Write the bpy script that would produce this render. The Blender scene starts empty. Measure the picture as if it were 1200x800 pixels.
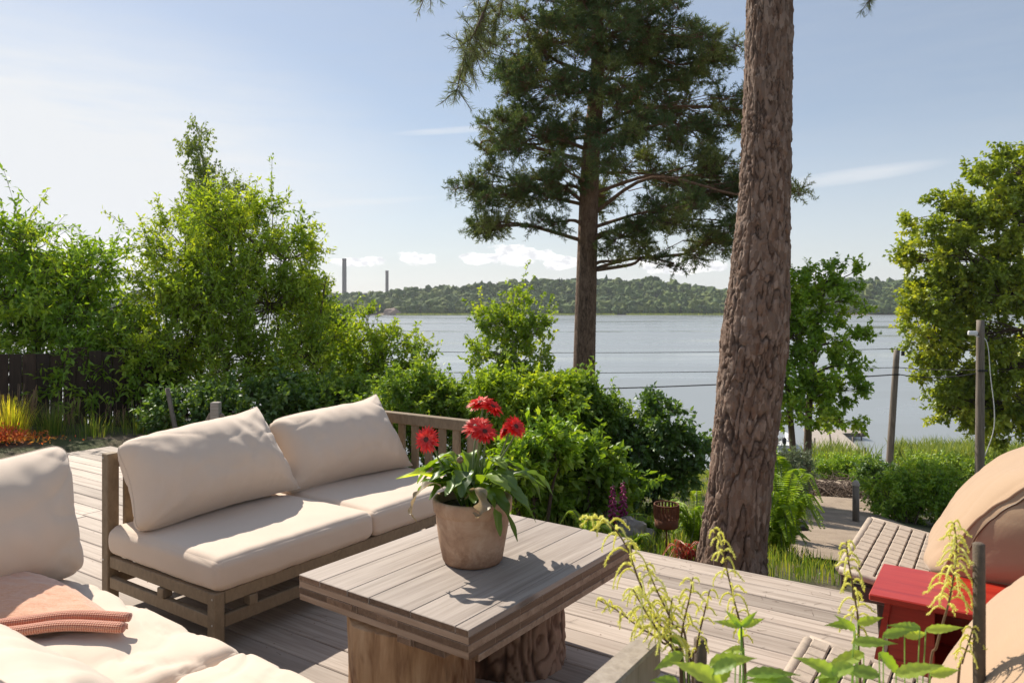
import bpy, math, random
import numpy as np
from mathutils import Vector, Matrix, noise as mnoise

# ------------------------------------------------------------------ scene, camera, sky, sun, exposure
SC = bpy.context.scene
COL = SC.collection
H = 1.55            # eye height above the deck (deck top is z = 0)
F = 872.0           # focal length in pixels of a 1200 px wide picture
cam_d = bpy.data.cameras.new('camera')
cam_d.sensor_width = 36.0
cam_d.lens = F / 1200 * 36.0
cam_d.shift_y = -43.0 / 1200
cam_d.clip_start = 0.05
cam_d.clip_end = 9000
cam = bpy.data.objects.new('camera', cam_d)
COL.objects.link(cam)
cam.location = (0, 0, H)
cam.rotation_euler = (math.radians(90), 0, 0)
SC.camera = cam
cam_d.dof.use_dof = True
cam_d.dof.focus_distance = 4.6
cam_d.dof.aperture_fstop = 6.3

SUN_EL = math.radians(43.0)
SUN_AZ = math.radians(-40.5)         # from straight ahead (+Y), negative = to the left
sun_dir = Vector((math.sin(SUN_AZ) * math.cos(SUN_EL), math.cos(SUN_AZ) * math.cos(SUN_EL), math.sin(SUN_EL)))
ld = bpy.data.lights.new('sun', 'SUN')
ld.energy = 4.7
ld.angle = math.radians(0.53)
ld.color = (1.0, 0.905, 0.78)
lo = bpy.data.objects.new('sun', ld)
COL.objects.link(lo)
lo.rotation_euler = sun_dir.to_track_quat('Z', 'Y').to_euler()
lo.location = (-20, 25, 30)

W = bpy.data.worlds.new('World')
SC.world = W
W.use_nodes = True
SC.view_settings.view_transform = 'Standard'
SC.view_settings.look = 'None'
SC.view_settings.exposure = 0.57
SC.view_settings.gamma = 1.0
SC.render.engine = 'CYCLES'
SC.cycles.use_denoising = True
SC.cycles.max_bounces = 8
SC.cycles.diffuse_bounces = 4
SC.cycles.glossy_bounces = 3
SC.cycles.transmission_bounces = 4
SC.cycles.volume_bounces = 0
SC.cycles.caustics_reflective = False
SC.cycles.caustics_refractive = False

def build_world():
    nt = W.node_tree
    N = nt.nodes
    N.clear()
    L = nt.links
    def nd(t, **kw):
        n = N.new(t)
        for k, v in kw.items():
            setattr(n, k, v)
        return n
    def mth(op, a, b=None, clamp=False):
        n = nd('ShaderNodeMath', operation=op)
        n.use_clamp = clamp
        for i, x in enumerate((a, b)):
            if x is None:
                continue
            if isinstance(x, (int, float)):
                n.inputs[i].default_value = x
            else:
                L.new(x, n.inputs[i])
        return n.outputs[0]
    out = nd('ShaderNodeOutputWorld')
    bg = nd('ShaderNodeBackground')
    bg.inputs['Strength'].default_value = 0.079
    L.new(bg.outputs[0], out.inputs[0])
    sky = nd('ShaderNodeTexSky', sky_type='NISHITA')
    sky.sun_disc = False
    sky.sun_elevation = SUN_EL
    sky.sun_rotation = SUN_AZ
    sky.altitude = 0
    sky.air_density = 1.0
    sky.dust_density = 0.45
    sky.ozone_density = 1.3
    tc = nd('ShaderNodeTexCoord')
    sep = nd('ShaderNodeSeparateXYZ')
    L.new(tc.outputs['Generated'], sep.inputs[0])
    X, Y, Z = sep.outputs
    az = mth('ARCTAN2', X, Y)
    el = mth('ARCSINE', Z)
    comb = nd('ShaderNodeCombineXYZ')
    L.new(az, comb.inputs[0])
    L.new(mth('MULTIPLY', el, 1.9), comb.inputs[1])
    def noise(scale, detail, rough=.55, dist=0.0):
        n = nd('ShaderNodeTexNoise')
        n.inputs['Scale'].default_value = scale
        n.inputs['Detail'].default_value = detail
        n.inputs['Roughness'].default_value = rough
        n.inputs['Distortion'].default_value = dist
        L.new(comb.outputs[0], n.inputs['Vector'])
        return n.outputs['Fac']
    n1 = noise(26.0, 8.0, .6, .3)
    # where the cumulus puffs of the day stand: azimuth, elevation, half widths
    def px(x, y):
        dx, dz = (x - 600) / F, (357 - y) / F
        return math.atan2(dx, 1), math.atan2(dz, math.hypot(dx, 1))
    puffs = [(490, 303, 30, 10), (608, 299, 44, 16), (662, 308, 30, 10), (418, 307, 36, 8), (150, 300, 40, 20),
             (790, 312, 60, 12), (1180, 318, 50, 10), (560, 303, 24, 8), (60, 290, 40, 20), (930, 322, 60, 8), (330, 300, 40, 12)]
    acc = None
    for (x, y, rx, ry) in puffs:
        a0, e0 = px(x, y)
        a = mth('DIVIDE', mth('SUBTRACT', az, a0), rx / F)
        e = mth('DIVIDE', mth('SUBTRACT', el, e0), ry / F)
        r = mth('ADD', mth('MULTIPLY', a, a), mth('MULTIPLY', e, e))
        v = mth('SUBTRACT', 1.0, mth('MULTIPLY', r, .55), True)
        acc = v if acc is None else mth('MAXIMUM', acc, v)
    dens = mth('ADD', mth('MULTIPLY', acc, .62), mth('MULTIPLY', n1, 1.15))
    cum = mth('MULTIPLY', mth('SUBTRACT', dens, .95), 11.0, True)
    cum = mth('MULTIPLY', cum, mth('MULTIPLY', acc, 4.0, True))
    # thin high streaks
    streaks = [(530, 153, 75, 4.5, .55), (1000, 206, 95, 9, .5), (400, 238, 130, 5, .28), (1010, 180, 160, 60, .0)]
    st = None
    comb2 = nd('ShaderNodeCombineXYZ')
    L.new(az, comb2.inputs[0])
    L.new(mth('MULTIPLY', el, 7.0), comb2.inputs[1])
    n2 = nd('ShaderNodeTexNoise')
    n2.inputs['Scale'].default_value = 9.0
    n2.inputs['Detail'].default_value = 6.0
    n2.inputs['Roughness'].default_value = .6
    L.new(comb2.outputs[0], n2.inputs['Vector'])
    for (x, y, rx, ry, w) in streaks:
        if w == 0:
            continue
        a0, e0 = px(x, y)
        a = mth('DIVIDE', mth('SUBTRACT', az, a0), rx / F)
        tilt = mth('MULTIPLY', mth('SUBTRACT', az, a0), .08)
        e = mth('DIVIDE', mth('SUBTRACT', mth('SUBTRACT', el, e0), tilt), ry / F)
        r = mth('ADD', mth('MULTIPLY', a, a), mth('MULTIPLY', e, e))
        v = mth('MULTIPLY', mth('SUBTRACT', 1.0, r, True), mth('MULTIPLY', n2.outputs['Fac'], w * 1.9))
        st = v if st is None else mth('ADD', st, v)
    # thin veil of cirrus in the left of the sky, toward the sun
    a0, e0 = px(-60, 175)
    a = mth('DIVIDE', mth('SUBTRACT', az, a0), .40)
    e = mth('DIVIDE', mth('SUBTRACT', el, e0), .15)
    r = mth('ADD', mth('MULTIPLY', a, a), mth('MULTIPLY', e, e))
    veil = mth('MULTIPLY', mth('POWER', mth('SUBTRACT', 1.0, mth('MULTIPLY', r, .5), True), 1.5), mth('ADD', mth('MULTIPLY', n2.outputs['Fac'], .9), .35))
    veil = mth('MULTIPLY', veil, 1.35, True)
    # general thin haze veil through the sky
    gen = mth('ADD', mth('MULTIPLY', n2.outputs['Fac'], .22), .16)
    low = mth('MULTIPLY', mth('SUBTRACT', 1.0, mth('MULTIPLY', el, 4.2), True), .55)
    f1 = mth('ADD', low, mth('ADD', st, veil), True)
    m0 = nd('ShaderNodeMix', data_type='RGBA')
    L.new(mth('ADD', gen, .12), m0.inputs[0])
    L.new(sky.outputs[0], m0.inputs[6])
    m0.inputs[7].default_value = (5.0, 5.35, 5.9, 1)
    m1 = nd('ShaderNodeMix', data_type='RGBA')
    L.new(f1, m1.inputs[0])
    L.new(m0.outputs[2], m1.inputs[6])
    m1.inputs[7].default_value = (7.3, 7.5, 7.75, 1)
    # cumulus: bright tops, greyer bases
    n3 = noise(60.0, 5.0)
    shade = nd('ShaderNodeMix', data_type='RGBA')
    L.new(mth('MULTIPLY', mth('SUBTRACT', n3, .36), 3.6, True), shade.inputs[0])
    shade.inputs[6].default_value = (7.2, 7.3, 7.6, 1)
    shade.inputs[7].default_value = (12.0, 11.8, 11.4, 1)
    m2 = nd('ShaderNodeMix', data_type='RGBA')
    L.new(mth('MULTIPLY', cum, .95), m2.inputs[0])
    L.new(m1.outputs[2], m2.inputs[6])
    L.new(shade.outputs[2], m2.inputs[7])
    L.new(m2.outputs[2], bg.inputs['Color'])
build_world()

# ------------------------------------------------------------------ geometry helpers
def P(px, py, D):
    """the point at distance D ahead that the picture shows at (px, py)"""
    return np.array([(px - 600) / F * D, D, H - (py - 357) * D / F])

def unit(v):
    v = np.asarray(v, float)
    n = np.linalg.norm(v, axis=-1, keepdims=True)
    return v / np.maximum(n, 1e-9)

def link(o, parent=None):
    COL.objects.link(o)
    if parent is not None:
        o.parent = parent
    return o

def mesh_obj(name, V, F_, mat, parent=None, smooth=True, rnd=None, extra=None, uv=None):
    """V (n,3); F_ an (m,k) array or a list of arrays/tuples"""
    me = bpy.data.meshes.new(name)
    V = np.asarray(V, np.float32)
    if isinstance(F_, np.ndarray) and F_.ndim == 2:
        tot = np.full(len(F_), F_.shape[1], np.int32)
        loops = F_.astype(np.int32).ravel()
    else:
        tot = np.array([len(f) for f in F_], np.int32)
        loops = np.concatenate([np.asarray(f, np.int32) for f in F_])
    me.vertices.add(len(V))
    me.vertices.foreach_set('co', V.ravel())
    me.loops.add(len(loops))
    me.loops.foreach_set('vertex_index', loops)
    me.polygons.add(len(tot))
    st = np.zeros(len(tot), np.int32)
    st[1:] = np.cumsum(tot)[:-1]
    me.polygons.foreach_set('loop_start', st)
    me.polygons.foreach_set('loop_total', tot)
    me.polygons.foreach_set('use_smooth', np.full(len(tot), smooth, bool))
    if rnd is not None:
        a = me.attributes.new('rnd', 'FLOAT', 'POINT')
        a.data.foreach_set('value', np.asarray(rnd, np.float32))
    if extra:
        for k, arr in extra.items():
            a = me.attributes.new(k, 'FLOAT', 'POINT')
            a.data.foreach_set('value', np.asarray(arr, np.float32))
    me.update(calc_edges=True)
    me.validate()
    if mat is not None:
        me.materials.append(mat)
    o = bpy.data.objects.new(name, me)
    return link(o, parent)

class MB:
    """collects shapes, then links them as ONE mesh object"""
    def __init__(s):
        s.V = []; s.F = []; s.R = []; s.n = 0
    def add(s, V, F_, r=0.5):
        V = np.asarray(V, float)
        s.V.append(V)
        s.F += [tuple(int(i) + s.n for i in f) for f in F_]
        s.R.append(np.full(len(V), r))
        s.n += len(V)
        return s
    def box(s, c, size, b=.004, rz=0.0, r=0.5, rot=None):
        V, Fc = cbox(*size, min(b, min(size) * .45))
        if rot is not None:
            V = V @ np.array(rot).T
        elif rz:
            ca, sa = math.cos(rz), math.sin(rz)
            V = V @ np.array([[ca, -sa, 0], [sa, ca, 0], [0, 0, 1]]).T
        return s.add(V + np.array(c), Fc, r)
    def bar(s, a, b, w, h, bev=.003, r=.5):
        """a rectangular bar from a to b, w across, h in the up direction"""
        a = np.array(a, float); b = np.array(b, float)
        d = b - a; ln = np.linalg.norm(d); x = d / ln
        up = np.array([0, 0, 1.0])
        if abs(x[2]) > .98:
            up = np.array([0, 1.0, 0])
        y = unit(np.cross(up, x)); z = np.cross(x, y)
        return s.box((a + b) / 2, (ln, w, h), bev, rot=np.stack([x, y, z], 1), r=r)
    def tube(s, pts, rad, seg=8, cap=True, r=.5):
        V, Fc = tube(pts, rad, seg, cap)
        return s.add(V, Fc, r)
    def lathe(s, prof, seg=32, c=(0, 0, 0), r=.5, rot=None):
        V, Fc = lathe(prof, seg)
        if rot is not None:
            V = V @ np.array(rot).T
        return s.add(V + np.array(c), Fc, r)
    def build(s, name, mat, parent=None, smooth=False, angle=None):
        o = mesh_obj(name, np.concatenate(s.V), s.F, mat, parent, smooth, np.concatenate(s.R))
        return o

_CB = None
def cbox(sx, sy, sz, b):
    global _CB
    sg = [(x, y, z) for x in (-1, 1) for y in (-1, 1) for z in (-1, 1)]
    half = (sx / 2, sy / 2, sz / 2)
    V = []
    for c in sg:
        for k in range(3):
            V.append([c[i] * (half[i] - (0 if i == k else b)) for i in range(3)])
    V = np.array(V)
    if _CB is None:
        idx = {c: i for i, c in enumerate(sg)}
        v = lambda c, k: idx[c] * 3 + k
        Fs = []
        for k in range(3):
            i, j = [q for q in range(3) if q != k]
            for s_ in (-1, 1):
                cyc = []
                for (a, d) in ((-1, -1), (1, -1), (1, 1), (-1, 1)):
                    c = [0, 0, 0]; c[k] = s_; c[i] = a; c[j] = d
                    cyc.append(v(tuple(c), k))
                Fs.append(cyc)
            for a in (-1, 1):
                for d in (-1, 1):
                    c0 = [0, 0, 0]; c0[i] = a; c0[j] = d; c1 = list(c0); c0[k] = -1; c1[k] = 1
                    Fs.append([v(tuple(c0), i), v(tuple(c0), j), v(tuple(c1), j), v(tuple(c1), i)])
        for c in sg:
            Fs.append([v(c, 0), v(c, 1), v(c, 2)])
        ref = []
        for c in sg:
            for k in range(3):
                ref.append([c[i] * (1 - (0 if i == k else .2)) for i in range(3)])
        ref = np.array(ref)
        out = []
        for f in Fs:
            p = ref[f]
            n = np.cross(p[1] - p[0], p[2] - p[0])
            out.append(tuple(f) if n @ p.mean(0) > 0 else tuple(f[::-1]))
        _CB = out
    return V, _CB

def frames(pts):
    pts = np.asarray(pts, float)
    T = unit(np.gradient(pts, axis=0))
    up = np.array([0, 0, 1.0]) if abs(T[0][2]) < .9 else np.array([1.0, 0, 0])
    n = unit(np.cross(T[0], up))
    Ns = [n]
    for i in range(1, len(pts)):
        n = Ns[-1] - T[i] * (Ns[-1] @ T[i])
        Ns.append(unit(n))
    Ns = np.array(Ns)
    return T, Ns, np.cross(T, Ns)

def tube(pts, rad, seg=8, cap=True):
    pts = np.asarray(pts, float)
    n = len(pts)
    rad = np.broadcast_to(np.asarray(rad, float), (n,))
    T, A, B = frames(pts)
    th = np.arange(seg) / seg * 2 * math.pi
    V = (pts[:, None] + rad[:, None, None] * (np.cos(th)[None, :, None] * A[:, None] + np.sin(th)[None, :, None] * B[:, None])).reshape(-1, 3)
    Fs = []
    for i in range(n - 1):
        for j in range(seg):
            k = (j + 1) % seg
            Fs.append((i * seg + j, i * seg + k, (i + 1) * seg + k, (i + 1) * seg + j))
    if cap:
        Fs.append(tuple(range(seg))[::-1])
        Fs.append(tuple((n - 1) * seg + j for j in range(seg)))
    return V, Fs

def lathe(prof, seg=32):
    V = []; Fs = []
    th = np.arange(seg) / seg * 2 * math.pi
    for (r, z) in prof:
        V += [(r * math.cos(t), r * math.sin(t), z) for t in th]
    for i in range(len(prof) - 1):
        for j in range(seg):
            k = (j + 1) % seg
            Fs.append((i * seg + j, i * seg + k, (i + 1) * seg + k, (i + 1) * seg + j))
    return np.array(V), Fs

def curve(pts, n=12):
    """smooth points through the given ones (Catmull-Rom)"""
    p = np.asarray(pts, float)
    p = np.vstack([2 * p[0] - p[1], p, 2 * p[-1] - p[-2]])
    out = []
    for i in range(1, len(p) - 2):
        t = np.linspace(0, 1, n, endpoint=(i == len(p) - 3))[:, None]
        a, b, c, d = p[i - 1], p[i], p[i + 1], p[i + 2]
        out.append(.5 * ((2 * b) + (-a + c) * t + (2 * a - 5 * b + 4 * c - d) * t ** 2 + (-a + 3 * b - 3 * c + d) * t ** 3))
    return np.vstack(out)

def prisms(A, B, ra, rb):
    """many thin straight twigs at once, three sided"""
    A = np.asarray(A, float); B = np.asarray(B, float)
    n = len(A)
    d = unit(B - A)
    up = np.where(np.abs(d[:, 2:3]) < .9, np.array([[0, 0, 1.0]]), np.array([[1.0, 0, 0]]))
    u = unit(np.cross(d, up)); w = np.cross(d, u)
    V = np.zeros((n, 6, 3))
    ra = np.broadcast_to(np.asarray(ra, float), (n,)); rb = np.broadcast_to(np.asarray(rb, float), (n,))
    for k in range(3):
        t = k * 2 * math.pi / 3
        o = math.cos(t) * u + math.sin(t) * w
        V[:, k] = A + ra[:, None] * o
        V[:, k + 3] = B + rb[:, None] * o
    base = (np.arange(n) * 6)[:, None]
    Fs = np.concatenate([base + np.array([[k, (k + 1) % 3, (k + 1) % 3 + 3, k + 3]]) for k in range(3)])
    return V.reshape(-1, 3), Fs

def leaves(P0, D, NR, L, Wd, fold=.12, curl=.0, six=False):
    """leaf blades: base points, directions, normals, lengths, widths -> verts, quads"""
    D = unit(D)
    S = unit(np.cross(D, NR))
    NR = np.cross(S, D)
    L = np.asarray(L)[:, None]; Wd = np.asarray(Wd)[:, None]
    n = len(P0)
    if not six:
        V = np.zeros((n, 4, 3))
        V[:, 0] = P0
        V[:, 1] = P0 + D * L * .45 + S * Wd * .5 + NR * Wd * fold
        V[:, 2] = P0 + D * L - NR * L * curl
        V[:, 3] = P0 + D * L * .45 - S * Wd * .5 + NR * Wd * fold
        return V.reshape(-1, 3), (np.arange(n) * 4)[:, None] + np.array([[0, 1, 2, 3]]), 4
    V = np.zeros((n, 7, 3))
    V[:, 0] = P0
    V[:, 1] = P0 + D * L * .28 + S * Wd * .43 + NR * Wd * fold
    V[:, 2] = P0 + D * L * .66 + S * Wd * .36 + NR * (Wd * fold - L * curl * .4)
    V[:, 3] = P0 + D * L - NR * L * curl
    V[:, 4] = P0 + D * L * .66 - S * Wd * .36 + NR * (Wd * fold - L * curl * .4)
    V[:, 5] = P0 + D * L * .28 - S * Wd * .43 + NR * Wd * fold
    V[:, 6] = P0 + D * L * .5 - NR * L * curl * .2
    b = (np.arange(n) * 7)[:, None]
    Fs = np.concatenate([b + np.array([[0, 1, 2, 6]]), b + np.array([[6, 2, 3, 4]]), b + np.array([[0, 6, 4, 5]])])
    return V.reshape(-1, 3), Fs, 7

# ------------------------------------------------------------------ naming helpers
def tag(o, label=None, cat=None, group=None, kind=None):
    if label: o['label'] = label
    if cat: o['category'] = cat
    if group: o['group'] = group
    if kind: o['kind'] = kind
    return o

def thing(name, label, cat, loc=(0, 0, 0), rz=0.0, group=None):
    o = bpy.data.objects.new(name, None)
    COL.objects.link(o)
    o.location = loc
    o.rotation_euler = (0, 0, rz)
    o.empty_display_size = .1
    return tag(o, label, cat, group)

def copy_thing(o, loc=None, rz=None, label=None, parent=None):
    c = o.copy()
    COL.objects.link(c)
    if parent is not None: c.parent = parent
    if loc is not None: c.location = loc
    if rz is not None: c.rotation_euler = (0, 0, rz)
    if label: c['label'] = label
    for ch in [q for q in bpy.data.objects if q.parent is o]:
        copy_thing(ch, parent=c)
    return c

# ------------------------------------------------------------------ materials
class NT:
    def __init__(s, name):
        s.m = bpy.data.materials.new(name)
        s.m.use_nodes = True
        s.t = s.m.node_tree
        s.t.nodes.clear()
        s.out = s.n('ShaderNodeOutputMaterial')
    def n(s, typ, **kw):
        x = s.t.nodes.new(typ)
        for k, v in kw.items():
            setattr(x, k, v)
        return x
    def put(s, sock, v):
        if isinstance(v, bpy.types.NodeSocket):
            s.t.links.new(v, sock)
        elif isinstance(v, (tuple, list)):
            sock.default_value = (*v, 1) if len(v) == 3 and sock.type == 'RGBA' else v
        else:
            sock.default_value = v
    def coord(s, kind='Object', scale=(1, 1, 1), rot=(0, 0, 0), offset=None):
        tc = s.n('ShaderNodeTexCoord')
        mp = s.n('ShaderNodeMapping')
        mp.inputs['Scale'].default_value = scale
        mp.inputs['Rotation'].default_value = rot
        s.t.links.new(tc.outputs[kind], mp.inputs['Vector'])
        if offset is not None:
            s.t.links.new(offset, mp.inputs['Location'])
        return mp.outputs[0]
    def noise(s, vec, scale, detail=4.0, rough=.55, dist=0.0):
        x = s.n('ShaderNodeTexNoise')
        s.put(x.inputs['Vector'], vec)
        x.inputs['Scale'].default_value = scale
        x.inputs['Detail'].default_value = detail
        x.inputs['Roughness'].default_value = rough
        x.inputs['Distortion'].default_value = dist
        return x.outputs['Fac']
    def ramp(s, fac, stops):
        x = s.n('ShaderNodeValToRGB')
        s.put(x.inputs[0], fac)
        e = x.color_ramp.elements
        while len(e) < len(stops):
            e.new(.5)
        for i, (p, c) in enumerate(stops):
            e[i].position = p
            e[i].color = (*c, 1) if len(c) == 3 else c
        return x.outputs[0]
    def mix(s, fac, a, b, mode='MIX'):
        x = s.n('ShaderNodeMix', data_type='RGBA', blend_type=mode)
        s.put(x.inputs[0], fac); s.put(x.inputs[6], a); s.put(x.inputs[7], b)
        return x.outputs[2]
    def math(s, op, a, b=0.0, clamp=False):
        x = s.n('ShaderNodeMath', operation=op)
        x.use_clamp = clamp
        s.put(x.inputs[0], a); s.put(x.inputs[1], b)
        return x.outputs[0]
    def attr(s, name='rnd'):
        x = s.n('ShaderNodeAttribute')
        x.attribute_name = name
        return x.outputs['Fac']
    def bump(s, h, strength=.3, dist=.01):
        x = s.n('ShaderNodeBump')
        x.inputs['Strength'].default_value = strength
        x.inputs['Distance'].default_value = dist
        s.put(x.inputs['Height'], h)
        return x.outputs[0]
    def pbr(s, col, rough=.6, normal=None, **kw):
        x = s.n('ShaderNodeBsdfPrincipled')
        s.put(x.inputs['Base Color'], col)
        s.put(x.inputs['Roughness'], rough)
        if normal is not None:
            s.put(x.inputs['Normal'], normal)
        for k, v in kw.items():
            s.put(x.inputs[k], v)
        s.t.links.new(x.outputs[0], s.out.inputs[0])
        return s.m

def m_wood(name, cols, axis=0, grain=28.0, along=.7, bump=.25, rough=.75, rings=True, tint=.35, knots=True):
    """weathered wood: cols = dark, mid, light; grain runs along the given local axis"""
    t = NT(name)
    r = t.attr()
    off = t.n('ShaderNodeCombineXYZ')
    for i, k in enumerate((17.0, 31.0, 7.3)):
        t.put(off.inputs[i], t.math('MULTIPLY', r, k))
    sc = [grain] * 3
    sc[axis] = along
    v = t.coord('Object', tuple(sc), offset=off.outputs[0])
    g = t.noise(v, 2.2, 7.0, .66, .5)
    sc2 = [grain * .28] * 3; sc2[axis] = along * .5
    v2 = t.coord('Object', tuple(sc2), offset=off.outputs[0])
    g2 = t.noise(v2, 1.0, 3.0, .5, 1.2)
    v3 = t.coord('Object', (2.6, 2.6, 2.6), offset=off.outputs[0])
    g3 = t.noise(v3, 1.0, 4.0, .6)
    if rings:
        w = t.math('SINE', t.math('MULTIPLY', g2, 30.0))
        w = t.math('MULTIPLY', t.math('ADD', w, 1.0), .5)
        g = t.math('ADD', t.math('MULTIPLY', g, .86), t.math('MULTIPLY', w, .14))
    c = t.ramp(g, [(.22, cols[0]), (.5, cols[1]), (.8, cols[2])])
    c = t.mix(t.math('MULTIPLY', g3, .45), c, cols[0])
    if knots and rings:
        sk = [5.5] * 3; sk[axis] = 1.15
        vk = t.coord('Object', tuple(sk), offset=off.outputs[0])
        vo = t.n('ShaderNodeTexVoronoi'); t.put(vo.inputs['Vector'], vk); vo.inputs['Scale'].default_value = 1.0
        kn = t.ramp(vo.outputs['Distance'], [(.045, (1, 1, 1)), (.10, (0, 0, 0))])
        c = t.mix(t.math('MULTIPLY', kn, .75), c, tuple(x * .45 for x in cols[0]))
    b = t.math('ADD', t.math('MULTIPLY', r, tint), 1.0 - tint * .5)
    cb = t.n('ShaderNodeCombineColor')
    for i in range(3):
        t.put(cb.inputs[i], b)
    c = t.mix(1.0, c, cb.outputs[0], 'MULTIPLY')
    return t.pbr(c, rough, t.bump(g, bump, .004))

def m_plain(name, col, rough=.5, metal=0.0, var=.15, scale=8.0, bump=0.0, dark=None, coat=0.0):
    t = NT(name)
    v = t.coord('Object')
    n = t.noise(v, scale, 5.0, .6)
    dk = dark or tuple(x * (1 - var * 2) for x in col)
    c = t.mix(n, dk, tuple(min(1, x * (1 + var)) for x in col))
    kw = {'Metallic': metal}
    if coat:
        kw['Coat Weight'] = coat
    return t.pbr(c, rough, t.bump(t.noise(v, scale * 6, 4.0), bump, .003) if bump else None, **kw)

def m_leaf(name, lo, mid, hi, trans=.45, gloss=.035, warm=(1.6, 1.48, .42), k=2.1):
    t = NT(name)
    r = t.attr()
    lo, mid, hi = [tuple(min(.85, x * k * s_) for x, s_ in zip(q, (1.0, 1.0, 1.0) if k == 1.0 else (1.08, .97, .90))) for q in (lo, mid, hi)]
    c = t.ramp(r, [(0.0, lo), (.55, mid), (1.0, hi)])
    d = t.n('ShaderNodeBsdfDiffuse'); t.put(d.inputs[0], c)
    tr = t.n('ShaderNodeBsdfTranslucent')
    ct = t.mix(1.0, c, warm, 'MULTIPLY')
    t.put(tr.inputs[0], ct)
    m = t.n('ShaderNodeMixShader'); m.inputs[0].default_value = trans
    t.t.links.new(d.outputs[0], m.inputs[1]); t.t.links.new(tr.outputs[0], m.inputs[2])
    g = t.n('ShaderNodeBsdfGlossy'); g.inputs['Roughness'].default_value = .42
    g.inputs[0].default_value = (.9, .95, .9, 1)
    m2 = t.n('ShaderNodeMixShader'); m2.inputs[0].default_value = gloss
    t.t.links.new(m.outputs[0], m2.inputs[1]); t.t.links.new(g.outputs[0], m2.inputs[2])
    t.t.links.new(m2.outputs[0], t.out.inputs[0])
    return t.m

def m_fabric(name, col, weave=420.0, bump=.12, fuzz=.25, wrinkle=.0):
    t = NT(name)
    v = t.coord('Object')
    n = t.noise(v, 5.0, 4.0, .6)
    w = t.n('ShaderNodeTexWave', wave_type='BANDS', bands_direction='X'); t.put(w.inputs['Vector'], v)
    w.inputs['Scale'].default_value = weave / 6.28
    w2 = t.n('ShaderNodeTexWave', wave_type='BANDS', bands_direction='Z'); t.put(w2.inputs['Vector'], v)
    w2.inputs['Scale'].default_value = weave / 6.28
    f = t.noise(v, 240.0, 3.0, .7)
    h = t.math('ADD', t.math('MULTIPLY', f, 1.0), t.math('MULTIPLY', t.math('ADD', w.outputs['Fac'], w2.outputs['Fac']), .25))
    if wrinkle:
        h = t.math('ADD', h, t.math('MULTIPLY', t.noise(v, 9.0, 3.0, .5, 1.5), wrinkle))
    c = t.mix(n, tuple(x * .93 for x in col), tuple(min(1, x * 1.05) for x in col))
    c = t.mix(t.math('MULTIPLY', f, .18), c, tuple(x * .72 for x in col))
    return t.pbr(c, .92, t.bump(h, bump, .002), **{'Sheen Weight': fuzz, 'Sheen Roughness': .5})

M = {}
M['deck'] = m_wood('weathered_deck_wood', ((.235, .185, .15), (.44, .372, .315), (.58, .505, .44)), axis=1, grain=24, along=.7, bump=.22, tint=.5)
M['sofa_wood'] = m_wood('acacia_wood', ((.17, .12, .072), (.255, .19, .12), (.34, .265, .175)), axis=2, grain=17, along=9, bump=.15, rings=False)
M['table_x'] = m_wood('weathered_oak', ((.215, .175, .148), (.37, .318, .278), (.50, .44, .39)), axis=0, grain=24, along=.8, bump=.22, tint=.25)
M['table_y'] = m_wood('laminated_pine', ((.19, .125, .08), (.37, .265, .19), (.52, .40, .30)), axis=1, grain=26, along=1.2, bump=.2, tint=.5)
M['table_end'] = m_wood('brown_pine', ((.09, .055, .033), (.175, .112, .072), (.27, .18, .12)), axis=0, grain=40, along=1.5, bump=.2, tint=.7)
M['grey_rail'] = m_wood('grey_wood', ((.16, .14, .12), (.33, .30, .265), (.47, .44, .40)), axis=0, grain=40, along=1.5, bump=.35)
M['grey_sofa'] = m_wood('grey_acacia_wood', ((.20, .165, .13), (.35, .30, .25), (.46, .41, .35)), axis=2, grain=26, along=3, bump=.2, rings=False)
M['old_post'] = m_wood('old_post_wood', ((.08, .065, .05), (.20, .165, .13), (.33, .28, .23)), axis=2, grain=20, along=.7, bump=.5)
M['fence'] = m_wood('brown_fence_wood', ((.02, .011, .007), (.052, .031, .02), (.10, .062, .042)), axis=2, grain=18, along=.8, bump=.5, tint=.8)
M['fabric'] = m_fabric('beige_canvas', (.68, .555, .445), wrinkle=1.2)
M['lounge_fabric'] = m_fabric('sand_canvas', (.43, .295, .185), wrinkle=1.6)
M['steel'] = m_plain('screw_steel', (.55, .53, .5), .35, 1.0)
M['rust'] = m_plain('rusty_iron', (.17, .065, .03), .85, .3, .35, 30.0, .4, dark=(.05, .025, .018))
M['wicker'] = m_plain('woven_rattan', (.50, .41, .325), .6, 0, .18, 40.0, .4)
M['wicker_dark'] = m_plain('dark_rattan_frame', (.065, .05, .042), .6, 0, .2, 30.0, .3)
M['red'] = m_wood('glossy_red_paint', ((.22, .008, .007), (.43, .030, .014), (.52, .055, .026)), axis=1, grain=14, along=1.2, bump=.10, rough=.32, rings=False, tint=.2)
M['stake'] = m_plain('weathered_stake', (.14, .105, .075), .8, 0, .3, 60.0, .5)
M['black'] = m_plain('black_metal', (.015, .015, .016), .45, .3)
M['white'] = m_plain('white_gelcoat', (.75, .76, .77), .3, 0, .04)
M['concrete'] = m_plain('pale_concrete', (.40, .35, .30), .9, 0, .2, 3.0, .3)
M['rock'] = m_plain('grey_rock', (.30, .27, .245), .9, 0, .3, 5.0, .8)
M['wire'] = m_plain('black_cable', (.012, .012, .014), .6)
M['bark'] = m_plain('brown_bark', (.13, .09, .065), .9, 0, .35, 14.0, .6)
M['bark_grey'] = m_plain('grey_bark', (.17, .15, .125), .9, 0, .35, 14.0, .6)
M['birch'] = m_plain('birch_bark', (.45, .42, .38), .8, 0, .3, 6.0, .3, dark=(.10, .09, .08))
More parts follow.
